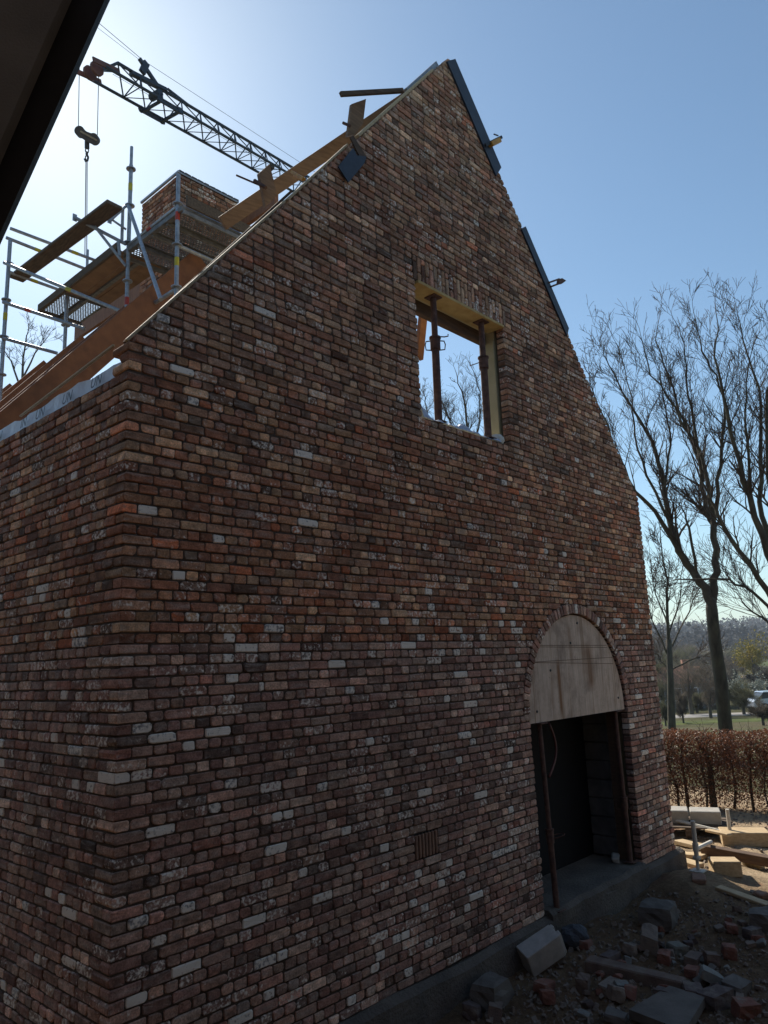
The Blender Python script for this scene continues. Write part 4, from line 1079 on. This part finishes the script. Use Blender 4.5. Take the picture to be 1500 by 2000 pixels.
# ------------------------------------------------------------------ trees
M['bark'] = plain('bark', (.085, .072, .052), (.045, .038, .028), .95, 9, stretch=(1, 1, .3), bscale=30, bmp=.8, bdist=.02, c3=(.11, .105, .06))
M['twig'] = plain('twig', (.085, .062, .045), (.055, .04, .03), .9, 5, bmp=0)
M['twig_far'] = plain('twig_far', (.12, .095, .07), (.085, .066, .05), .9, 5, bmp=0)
def grow(b, p, d, L, r, lev, rr_, spread, upw, kids, minr):
    """one bent branch with side branches; the tube goes to b"""
    n = 4 if lev > 0 else 3
    pts = [p]; rad = [r]; q = p.copy(); dd = d.copy()
    for i in range(n):
        dd = (dd + Vector((rr_.gauss(0, .13), rr_.gauss(0, .13), rr_.gauss(0, .10) + upw))).normalized()
        q = q + dd * (L / n); pts.append(q.copy()); rad.append(max(minr, r * (1 - .72 * (i + 1) / n)))
    b.pipe(pts, rad, 5 if r > .03 else (4 if r > .014 else 3), cap=False)
    if lev <= 0: return
    k = kids[lev - 1]
    for j in range(k):
        f = rr_.uniform(.22, 1.0); i = min(n - 1, int(f * n)); a = pts[i].lerp(pts[i + 1], f * n - i)
        ax = (pts[i + 1] - pts[i]).normalized(); o_ = ax.orthogonal(); o_.rotate(Matrix.Rotation(rr_.uniform(0, 6.283), 3, ax))
        nd = (ax * math.cos(spread) + o_ * math.sin(spread) * rr_.uniform(.6, 1.2)).normalized()
        grow(b, a, nd, L * rr_.uniform(.42, .68), max(minr, r * (1 - .7 * f) * .62), lev - 1, rr_, spread, upw, kids, minr)
def limb_tree(name, depth, trunk, limbs, label, seed, group, kids=(3, 3), minr=.006, side_len=1.6, per=3, mat='bark', base_z=None, dvar=1.2):
    """trunk and limbs are pixel polylines with widths; each limb gets its own depth drift"""
    rr_ = random.Random(seed); b = MB(); c = MB()
    tp = [at_d(px, py, depth) for px, py, w in trunk]; tr_ = [w * depth / FPX / 2 for px, py, w in trunk]
    bz = terrain_z(tp[0].x, tp[0].y) - .1
    tp = [Vector((tp[0].x + .03, tp[0].y, bz))] + tp; tr_ = [tr_[0] * 1.25] + tr_
    b.pipe(tp, tr_, 10)
    for lb in limbs:
        dr = rr_.uniform(-dvar, dvar); m = len(lb)
        pts = [at_d(px, py, depth + dr * (i / max(1, m - 1)) ** 1.2 * (1 if i else 0)) for i, (px, py, w) in enumerate(lb)]
        rad = [max(minr, w * .72 * depth / FPX / 2) for _, _, w in lb]
        fine, fr = [pts[0]], [rad[0]]
        for i in range(m - 1):
            for t_ in (.33, .66, 1.0):
                q = pts[i].lerp(pts[i + 1], t_)
                if t_ < 1: q += Vector((rr_.gauss(0, .025), rr_.gauss(0, .025), rr_.gauss(0, .02)))
                fine.append(q); fr.append(rad[i] + (rad[i + 1] - rad[i]) * t_)
        b.pipe(fine, fr, 6, cap=False)
        for j in range(per * (m - 1)):
            i = rr_.randrange(max(2, int(len(fine) * .28)), len(fine) - 1) if len(fine) > 6 else max(1, len(fine) // 2)
            ax = (fine[i] - fine[i - 1]).normalized(); o_ = ax.orthogonal(); o_.rotate(Matrix.Rotation(rr_.uniform(0, 6.283), 3, ax))
            sp = rr_.uniform(.3, .62); nd = (ax * math.cos(sp) + o_ * math.sin(sp) + Vector((0, 0, .25))).normalized()
            grow(c, fine[i], nd, side_len * rr_.uniform(.45, 1.1) * (1 - .55 * i / len(fine)), max(minr, fr[i] * .42), 2, rr_, .5, .06, kids, minr)
        grow(c, fine[-1], (fine[-1] - fine[-2]).normalized(), side_len * .5, fr[-1], 2, rr_, .5, .03, kids, minr)
    e = empty(name, tp[0]); tag(e, label, 'tree', group)
    b.build('trunk', M[mat], e, smooth=True); c.build('crown', M['twig' if mat == 'bark' else 'twig_far'], e)
    return e
LA = [
 [(1392, 1205, 24), (1378, 1147, 25), (1353, 1114, 24), (1325, 1076, 21), (1308, 1018, 17), (1297, 951, 14), (1280, 881, 11), (1252, 824, 8), (1215, 765, 5), (1189, 713, 3.5), (1178, 683, 2)],
 [(1328, 1079, 15), (1280, 999, 11), (1241, 961, 9), (1205, 887, 6), (1175, 806, 4), (1155, 756, 2.5)],
 [(1360, 1124, 9), (1346, 1031, 6), (1330, 989, 3)],
 [(1310, 1024, 9), (1262, 928, 7), (1240, 851, 5), (1235, 778, 3.5), (1210, 687, 2)],
 [(1391, 1205, 24), (1395, 1151, 23), (1396, 1097, 20), (1394, 1024, 18), (1378, 1001, 15), (1371, 926, 12), (1350, 853, 10), (1325, 802, 7), (1305, 733, 5), (1280, 664, 3), (1286, 628, 2)],
 [(1394, 1024, 15), (1385, 951, 12), (1366, 878, 9), (1320, 796, 6), (1270, 733, 4), (1255, 669, 2)],
 [(1394, 1015, 15), (1403, 965, 11), (1409, 878, 9), (1416, 796, 7), (1400, 733, 5), (1371, 687, 4), (1358, 624, 2)],
 [(1371, 926, 9), (1355, 824, 7), (1340, 742, 5), (1336, 669, 3), (1322, 633, 2)],
 [(1297, 951, 8), (1310, 869, 6), (1300, 796, 4), (1290, 733, 2.5)],
]
limb_tree('bare_tree', 18.5, [(1425, 1500, 29), (1408, 1330, 25), (1396, 1250, 23), (1390, 1190, 23), (1388, 1165, 16)], LA, 'tall bare tree with forked trunk right of the house, behind the hedge', 5, 'bare trees', kids=(4, 4), minr=.0040, side_len=1.5, per=4)
LB = [
 [(1540, 1260, 22), (1500, 1155, 16), (1444, 1077, 13), (1402, 1007, 10), (1385, 966, 6), (1350, 885, 3)],
 [(1550, 1200, 24), (1500, 1083, 20), (1465, 970, 15), (1434, 869, 11), (1413, 774, 8), (1395, 696, 5), (1399, 614, 2)],
 [(1550, 1200, 22), (1505, 1065, 16), (1483, 980, 13), (1486, 854, 10), (1483, 759, 7), (1451, 664, 4), (1441, 614, 2)],
 [(1550, 1182, 22), (1520, 1029, 16), (1500, 930, 12), (1498, 804, 9), (1505, 696, 5), (1510, 624, 2)],
 [(1545, 1240, 12), (1500, 1184, 9), (1455, 1146, 7), (1406, 1131, 6), (1340, 1132, 4), (1310, 1135, 2)],
 [(1560, 1300, 10), (1500, 1215, 6), (1455, 1182, 4), (1440, 1160, 2)],
 [(1465, 970, 9), (1462, 885, 7), (1455, 804, 5), (1462, 714, 3)],
]
limb_tree('bare_tree', 16.5, [(1580, 1500, 50), (1565, 1350, 46), (1548, 1230, 40)], LB, 'bare tree at the right picture edge with long limbs leaning left', 9, 'bare trees', kids=(4, 4), minr=.0040, side_len=1.45, per=4)
LC = [
 [(1306, 1250, 10), (1303, 1180, 8), (1298, 1110, 5), (1290, 1050, 2.5)],
 [(1308, 1290, 6), (1285, 1235, 4), (1262, 1170, 2.5)], [(1308, 1270, 6), (1335, 1215, 4), (1365, 1150, 2.5)],
 [(1309, 1310, 5), (1345, 1290, 4), (1385, 1278, 2)], [(1306, 1240, 5), (1328, 1170, 3.5), (1335, 1100, 2)], [(1306, 1230, 5), (1280, 1160, 3.5), (1270, 1090, 2)],
 [(1312, 1330, 5), (1300, 1300, 3.5), (1275, 1270, 2)],
]
limb_tree('bare_tree', 27, [(1312, 1420, 16), (1310, 1340, 13), (1306, 1250, 11)], LC, 'slim young bare tree between the house corner and the forked tree', 3, 'bare trees', kids=(4, 4), minr=.006, side_len=1.5, per=5)
LD = [
 [(922, 905, 9), (915, 845, 7), (905, 775, 4), (893, 735, 2)], [(921, 895, 7), (880, 825, 5), (855, 760, 2.5)], [(922, 895, 7), (935, 835, 5), (938, 765, 3), (925, 725, 2)],
 [(920, 885, 5), (900, 845, 4), (870, 805, 2)], [(922, 890, 6), (955, 845, 4), (965, 765, 2)],
]
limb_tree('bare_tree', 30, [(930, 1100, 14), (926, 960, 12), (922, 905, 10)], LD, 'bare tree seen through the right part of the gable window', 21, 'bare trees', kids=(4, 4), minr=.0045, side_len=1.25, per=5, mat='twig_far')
LE = [
 [(842, 900, 8), (838, 845, 5), (830, 785, 3), (828, 760, 2)], [(842, 880, 6), (828, 855, 4), (822, 795, 2)], [(843, 880, 6), (862, 845, 4), (870, 795, 2)],
]
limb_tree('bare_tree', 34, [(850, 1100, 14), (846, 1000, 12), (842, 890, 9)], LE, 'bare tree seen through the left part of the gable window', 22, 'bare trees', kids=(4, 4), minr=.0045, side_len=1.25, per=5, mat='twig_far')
LF = [
 [(40, 760, 8), (45, 700, 5), (52, 655, 3), (56, 640, 2)], [(40, 760, 6), (22, 705, 4), (12, 690, 2)], [(40, 750, 6), (68, 690, 4), (92, 660, 2)],
]
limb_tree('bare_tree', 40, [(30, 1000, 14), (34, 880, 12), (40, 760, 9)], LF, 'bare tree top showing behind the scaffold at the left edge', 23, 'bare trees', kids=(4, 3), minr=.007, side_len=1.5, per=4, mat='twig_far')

# ------------------------------------------------------------------ beech hedge
M['beech_leaf'] = plain('dry_beech_leaf', (.19, .072, .034), (.075, .034, .020), .5, 14, bmp=0, c3=(.34, .15, .068), spec=.5)
def leaf_mat(m):
    nt = m.node_tree; B_ = nt.nodes['Principled BSDF']; o_ = nt.nodes['Material Output']
    t = nt.nodes.new('ShaderNodeBsdfTranslucent'); mx = nt.nodes.new('ShaderNodeMixShader'); mx.inputs[0].default_value = .28
    src = B_.inputs['Base Color'].links[0].from_socket; nt.links.new(src, t.inputs['Color'])
    nt.links.new(B_.outputs[0], mx.inputs[1]); nt.links.new(t.outputs[0], mx.inputs[2]); nt.links.new(mx.outputs[0], o_.inputs['Surface'])
leaf_mat(M['beech_leaf'])
H0 = Vector((10.72, 1.35, 0)); hd = Vector((.40, -1.35, 0)).normalized(); hn = Vector((hd.y, -hd.x, 0))
hedge = empty('beech_hedge', H0); tag(hedge, 'clipped beech hedge with dry copper leaves behind the yard', 'hedge')
rr_ = random.Random(2); lf = MB(); HT = 1.25
def leaf(b, c, s_, rr_):
    d = Vector((rr_.gauss(0, 1), rr_.gauss(0, 1), rr_.gauss(0, .8) - .3)).normalized(); o_ = d.orthogonal(); o_.rotate(Matrix.Rotation(rr_.uniform(0, 6.28), 3, d))
    w = d.cross(o_); b.add([c - d * s_, c + o_ * s_ * .55 + w * s_ * .15, c + d * s_, c - o_ * s_ * .55 + w * s_ * .15], [(0, 1, 2, 3)])
for i in range(120000):
    u = rr_.uniform(-4.5, 5.5); h = rr_.random()
    z = .18 + (HT - .14) * (1 - (1 - h) ** 1.9) if rr_.random() < .9 else rr_.uniform(.05, .5)
    z = HT * max(.03, min(1.03, rr_.betavariate(1.65, 1.1)))
    th_ = .30 * (1 if z < HT - .1 else .85)
    v = rr_.gauss(0, .19); v = max(-th_, min(th_, v))
    c = H0 + hd * u + hn * (v + .05 * hnoise(u, z, 3)) + Vector((0, 0, z - .12 + .03 * hnoise(u, v, 4)))
    leaf(lf, c, rr_.uniform(.010, .021), rr_)
lf.build('foliage', M['beech_leaf'], hedge)['kind'] = 'stuff'
tw = MB()
for i in range(44):
    u = -4.4 + i * .225 + rr_.uniform(-.08, .08); st = MB(); c = H0 + hd * u + hn * rr_.uniform(-.08, .08); c.z = -.2
    r0 = rr_.uniform(.014, .036) if i not in (16, 22) else .065
    st.pipe([c, c + Vector((rr_.gauss(0, .03), rr_.gauss(0, .03), .4)), c + Vector((rr_.gauss(0, .05), rr_.gauss(0, .05), .85)), c + Vector((rr_.gauss(0, .08), rr_.gauss(0, .08), 1.2))], [r0, r0 * .85, r0 * .6, r0 * .3], 6)
    for j in range(13):
        z = rr_.uniform(.15, 1.05); grow(tw, c + Vector((0, 0, z)), (hd * rr_.uniform(-1, 1) + hn * rr_.uniform(-.7, .7) + Vector((0, 0, .5))).normalized(), rr_.uniform(.25, .5), .006, 1, rr_, .6, .05, (4, 3), .0025)
    st.build('stem', M['bark'], hedge)
tw.build('twigs', M['twig'], hedge)['kind'] = 'stuff'

# ------------------------------------------------------------------ far side of the valley
def crown_tree(px, py_base, depth, wpx, hpx, mat, label, name, seed, n=1800, cat='tree', group='trees and shrubs in the valley', leafy=True, trunk=True, flat=.9):
    """tree or shrub in the valley: leaf or twig faces in clumps through the crown's volume"""
    rr_ = random.Random(seed); base = at_d(px, py_base, depth); base.z = min(base.z, terrain_z(base.x, base.y) + 1.0); base.z = terrain_z(base.x, base.y)
    top_z = at_d(px, py_base - hpx, depth).z
    H = max(1.2, top_z - base.z); Wd = wpx * depth / FPX / 2
    e = empty(name, base); tag(e, label, cat, group)
    cl = MB(); clumps = [(Vector((rr_.gauss(0, .42), rr_.gauss(0, .42), rr_.gauss(0, .36))), rr_.uniform(.18, .42)) for _ in range(26)]
    s0 = depth / FPX * (2.0 if leafy else 2.6)
    for i in range(n):
        cc, cr_ = rr_.choice(clumps)
        if cc.length > 1: cc = cc.normalized()
        q = cc + Vector((rr_.gauss(0, .5), rr_.gauss(0, .5), rr_.gauss(0, .5))) * cr_
        z = .56 + q.z * .42
        c = base + Vector((q.x * Wd, q.y * Wd, max(.05, min(1.05, z)) * H))
        if leafy: leaf(cl, c, s0 * rr_.uniform(.5, 1.2), rr_)
        else:
            d = Vector((q.x * .8 + rr_.gauss(0, .55), q.y * .8 + rr_.gauss(0, .55), 1)).normalized() * s0 * rr_.uniform(.8, 2.6); w = d.orthogonal().normalized() * s0 * .13
            cl.add([c - d, c + w, c + d, c - w], [(0, 1, 2, 3)])
    cl.build('crown', mat, e)
    t = MB(); t.pipe([base - Vector((0, 0, .2)), base + Vector((.05, .03, H * .35)), base + Vector((.1, -.05, H * .75))], [Wd * .09 + .04, Wd * .06 + .03, .03], 6)
    for j in range(5):
        a = rr_.uniform(0, 6.28); t.pipe([base + Vector((0, 0, H * .25)), base + Vector((math.cos(a) * Wd * .35, math.sin(a) * Wd * .35, H * .6))], [Wd * .04 + .02, .02], 5)
    t.build('trunk', M['bark'], e); return e
M['leaf_willow'] = plain('willow_catkin', (.34, .26, .045), (.22, .18, .04), .9, 1.5, bmp=0, spec=.1)
M['leaf_green'] = plain('spring_green', (.10, .11, .04), (.06, .07, .028), .9, 1.5, bmp=0, spec=.1)
M['leaf_blossom'] = plain('blossom', (.42, .42, .36), (.24, .25, .19), .9, 1.5, bmp=0, spec=.1)
M['brush'] = plain('bare_brush', (.105, .085, .062), (.07, .058, .042), .95, .8, bmp=0, spec=.1)
M['brush_green'] = plain('olive_brush', (.095, .095, .045), (.065, .065, .032), .95, .8, bmp=0, spec=.1)
M['brush_dark'] = plain('dark_brush', (.055, .052, .045), (.038, .036, .032), .95, .8, bmp=0, spec=.1)
crown_tree(1474, 1330, 95, 78, 96, M['leaf_willow'], 'yellow-green willow standing at the right picture edge in the valley', 'willow', 31, 2600)
crown_tree(1438, 1345, 62, 26, 34, M['leaf_blossom'], 'white flowering shrub right of the forked trunk', 'flowering_shrub', 32, 900, 'shrub')
crown_tree(1482, 1345, 66, 50, 32, M['leaf_blossom'], 'pale blossoming shrub at the right edge below the willow', 'flowering_shrub', 33, 1000, 'shrub')
for i, (px, py, d, w, h, mt, lab) in enumerate([
  (1350, 1385, 58, 90, 110, 'brush', 'brown leafless bush right behind the slim young tree'),
  (1385, 1372, 54, 60, 70, 'brush', 'small brown leafless bush left of the forked trunk'),
  (1290, 1380, 66, 60, 120, 'brush_green', 'olive brush showing just beside the house corner'),
  (1325, 1330, 110, 90, 70, 'brush_green', 'broad olive thicket above the red roof in the valley'),
  (1400, 1335, 105, 80, 62, 'brush', 'brown thicket behind the forked trunk in the valley'),
  (1450, 1368, 56, 60, 36, 'brush_green', 'low olive shrub beyond the hedge below the white blossom'),
  (1350, 1300, 180, 120, 50, 'brush', 'far brown copse beyond the olive thicket'),
  (1440, 1300, 190, 120, 44, 'brush_green', 'far olive copse left of the willow'),
  (1510, 1300, 180, 110, 50, 'brush', 'far brown copse at the right picture edge'),
  (1270, 1300, 170, 80, 60, 'brush', 'far brown copse beside the house corner'),
  (1335, 1410, 47, 26, 60, 'brush', 'thin bare shrub standing in front of the grey valley house'),
  (1300, 1412, 45, 22, 44, 'brush_green', 'thin olive shrub standing left of the grey valley house'),
  (1492, 1420, 40, 40, 40, 'brush', 'low brown shrub in front of the parked car'),
  (1375, 1345, 80, 70, 60, 'brush_dark', 'dark scrub between the slim tree and the forked trunk'),
  (1430, 1350, 78, 60, 54, 'brush_dark', 'dark scrub right of the forked trunk below the willow'),
  (1500, 1355, 84, 60, 60, 'brush_dark', 'dark scrub at the right edge behind the parked car'),
  (1305, 1345, 92, 60, 66, 'brush_dark', 'dark scrub behind the red roof beside the house corner'),
  (1296, 1392, 63, 46, 70, 'brush_green', 'olive bush touching the house corner above the hedge'),
  (1362, 1392, 60, 44, 46, 'brush_green', 'olive bush in front of the low shed'),
  (1402, 1390, 64, 40, 52, 'brush', 'brown bush directly left of the forked trunk above the meadow'),
  (1448, 1392, 64, 48, 60, 'brush_green', 'olive bush directly right of the forked trunk above the meadow'),
  (1478, 1388, 70, 44, 50, 'brush_dark', 'dark bush just left of the parked car'),
  (1330, 1350, 84, 70, 54, 'brush_green', 'olive thicket behind the roofs of the valley houses'),
  (1410, 1310, 140, 90, 40, 'brush_dark', 'far dark thicket left of the willow'),
  (1340, 1312, 150, 90, 40, 'brush_dark', 'far dark thicket above the slim young tree'),
]):
    crown_tree(px, py, d, w, h, M[mt], lab, 'bare_shrub', 50 + i, 4200, 'shrub', leafy=False)
# hillside woods, one mass
rr_ = random.Random(77); wd = MB()
for i in range(2600):
    s_ = rr_.uniform(330, 900); k_ = rr_.uniform(-.25, .75)
    q = CAM + FH * s_ + RH * (s_ * k_); z = terrain_z(q.x, q.y); c0 = Vector((q.x, q.y, z))
    hgt = rr_.uniform(7, 13); r0 = rr_.uniform(3, 6)
    for j in range(16):
        c = c0 + Vector((rr_.gauss(0, .45) * r0, rr_.gauss(0, .45) * r0, hgt * rr_.betavariate(2, 1.6)))
        leaf(wd, c, rr_.uniform(.7, 1.7), rr_)
tag(wd.build('far_woodland', M['brush_dark']), 'dark leafless woodland covering the far hillside', 'woodland', kind='stuff')
# valley meadow and lane
M['meadow'] = plain('meadow', (.10, .12, .03), (.05, .06, .022), .95, .6, bscale=8, bmp=.6, bdist=.05, spec=.1)
M['lane'] = plain('lane', (.30, .28, .26), (.24, .22, .20), .9, 2, bscale=30, bmp=.3)
def strip(name, pts_near, pts_far, mat, label, lift):
    b = MB(); n = len(pts_near); K = 8; vs = []
    for (a, c) in zip(pts_near, pts_far):
        for k in range(K + 1):
            q = a.lerp(c, k / K); vs.append((q.x, q.y, terrain_z(q.x, q.y) + lift * (1 if 0 < k < K else -2)))
    b.add(vs, [(i * (K + 1) + k, (i + 1) * (K + 1) + k, (i + 1) * (K + 1) + k + 1, i * (K + 1) + k + 1) for i in range(n - 1) for k in range(K)])
    return tag(b.build(name, mat, smooth=True), label, 'ground', kind='structure')
def along(s_, ks): return [CAM + FH * s_ + RH * (s_ * k_) for k_ in ks]
ks = [-.1 + .01 * i for i in range(91)]
strip('meadow', along(48, ks), along(53, ks), M['meadow'], 'bright green meadow strip beyond the hedge', .06)
strip('lane', along(57, ks), along(60.5, ks), M['lane'], 'pale lane crossing the valley behind the meadow', .07)
strip('field', along(205, ks), along(235, ks), M['meadow'], 'pale green field strip below the far woods', .3)
# houses in the valley
M['render_grey'] = plain('house_render', (.20, .225, .23), (.15, .17, .175), .9, 1.5, bmp=.2)
M['roof_red'] = plain('red_tiles', (.34, .17, .11), (.24, .12, .08), .9, 5, bscale=12, bmp=.6)
M['roof_dark'] = plain('dark_slates', (.085, .09, .10), (.06, .065, .075), .7, 4, bscale=12, bmp=.4)
M['glass'] = plain('window_glass', (.03, .035, .045), (.02, .025, .03), .15, 2, bmp=0, spec=.6)
M['white_paint'] = plain('white_paint', (.75, .76, .78), (.66, .67, .70), .5, 3, bmp=0)
def valley_house(px, py, depth, yaw, L, Wd, hw, hr, wall, roof, label):
    p = at_d(px, py, depth); p.z = terrain_z(p.x, p.y); e = empty('valley_house', p, yaw); tag(e, label, 'house', 'houses in the valley')
    def pt(name, mb, mat, par): o = mb.build(name, mat); o.parent = par; return o
    pt('wall', MB().box((0, 0, hw / 2 - .5), (L, Wd, hw + 1)), wall, e)
    r_o = MB(); r_o.prism([(-L / 2 - .25, -Wd / 2 - .3, hw - .1), (-L / 2 - .25, Wd / 2 + .3, hw - .1), (-L / 2 - .25, 0, hw + hr)], (L + .5, 0, 0)); rf_ = pt('roof', r_o, roof, e)
    pt('chimney', MB().box((L * .3, 0, hw + hr), (.6, .6, 1.2)), roof, rf_)
    for k in (-.3, 0, .3):
        for s_ in (-1, 1):
            w = pt('window', MB().box((L * k, s_ * (Wd / 2 + .01), hw * .55), (.9, .08, 1.1)), M['white_paint'], e)
            pt('pane', MB().box((L * k, s_ * (Wd / 2 + .03), hw * .55), (.74, .08, .94)), M['glass'], w)
    pt('door', MB().box((L / 2 + .01, 0, 1.0), (.08, .9, 2.0)), M['timber_dark'], e)
    return e
valley_house(1318, 1400, 66, HB + .25, 4.6, 3.2, 2.2, 1.3, M['render_grey'], M['roof_red'], 'small grey-green house with red tiled roof beside the house corner')
valley_house(1354, 1402, 67, HB - .2, 3.4, 3.2, 1.6, .8, M['render_grey'], M['roof_dark'], 'low shed with dark slate roof left of the forked trunk')
# parked car
p = at_d(1522, 1408, 58); p.z = terrain_z(p.x, p.y) + .1; car = empty('parked_car', p, HB + .35); tag(car, 'silver car parked beyond the hedge at the right picture edge', 'car')
def cpt(name, mb, mat, par=car, smooth=False): o = mb.build(name, mat, None, smooth); o.parent = par; return o
M['car_paint'] = plain('car_paint', (.45, .50, .58), (.42, .47, .55), .25, 1, metal=.5, bmp=0)
prf = [(-2.1, .35), (-2.1, .75), (-1.95, .92), (-1.1, .98), (1.0, .98), (1.85, .85), (2.1, .65), (2.1, .35)]
cpt('body', MB().prism([(x, -.85, z) for x, z in prf], (0, 1.7, 0)), M['car_paint'])
cab = [(-1.7, .96), (-1.25, 1.42), (.25, 1.46), (1.0, .97)]
cpt('cabin_glass', MB().prism([(x, -.74, z) for x, z in cab], (0, 1.48, 0)), M['glass'])
cpt('roof', MB().prism([(-1.3, -.72, 1.42), (.28, -.72, 1.45), (.2, -.72, 1.5), (-1.2, -.72, 1.48)], (0, 1.44, 0)), M['car_paint'])
for x in (-1.3, 1.3):
    for y in (-.8, .8):
        w = cpt('wheel', MB().tube((x, y - .1, .32), (x, y + .1, .32), .32, n=16), M['black'])
        cpt('rim', MB().tube((x, y - .11, .32), (x, y + .11, .32), .19, n=12), M['galv'], w)
for y in (-.6, .6):
    cpt('headlight', MB().box((2.08, y, .68), (.08, .35, .14), None, 0, .02), M['white_paint'])

# ------------------------------------------------------------------ thin haze over the valley
hz = MB(); hz.box((0, 0, 25), (3700, 3700, 80)); hzo = hz.build('haze', M['white_paint'])
hm = bpy.data.materials.new('haze'); hm.use_nodes = True; hm.node_tree.nodes.clear()
ho = hm.node_tree.nodes.new('ShaderNodeOutputMaterial'); hv = hm.node_tree.nodes.new('ShaderNodeVolumePrincipled')
hv.inputs['Color'].default_value = (.80, .88, 1.0, 1); hv.inputs['Density'].default_value = .00038
hm.node_tree.links.new(hv.outputs[0], ho.inputs['Volume']); hzo.data.materials.clear(); hzo.data.materials.append(hm)
tag(hzo, 'thin pale haze lying over the valley', 'haze', kind='stuff')
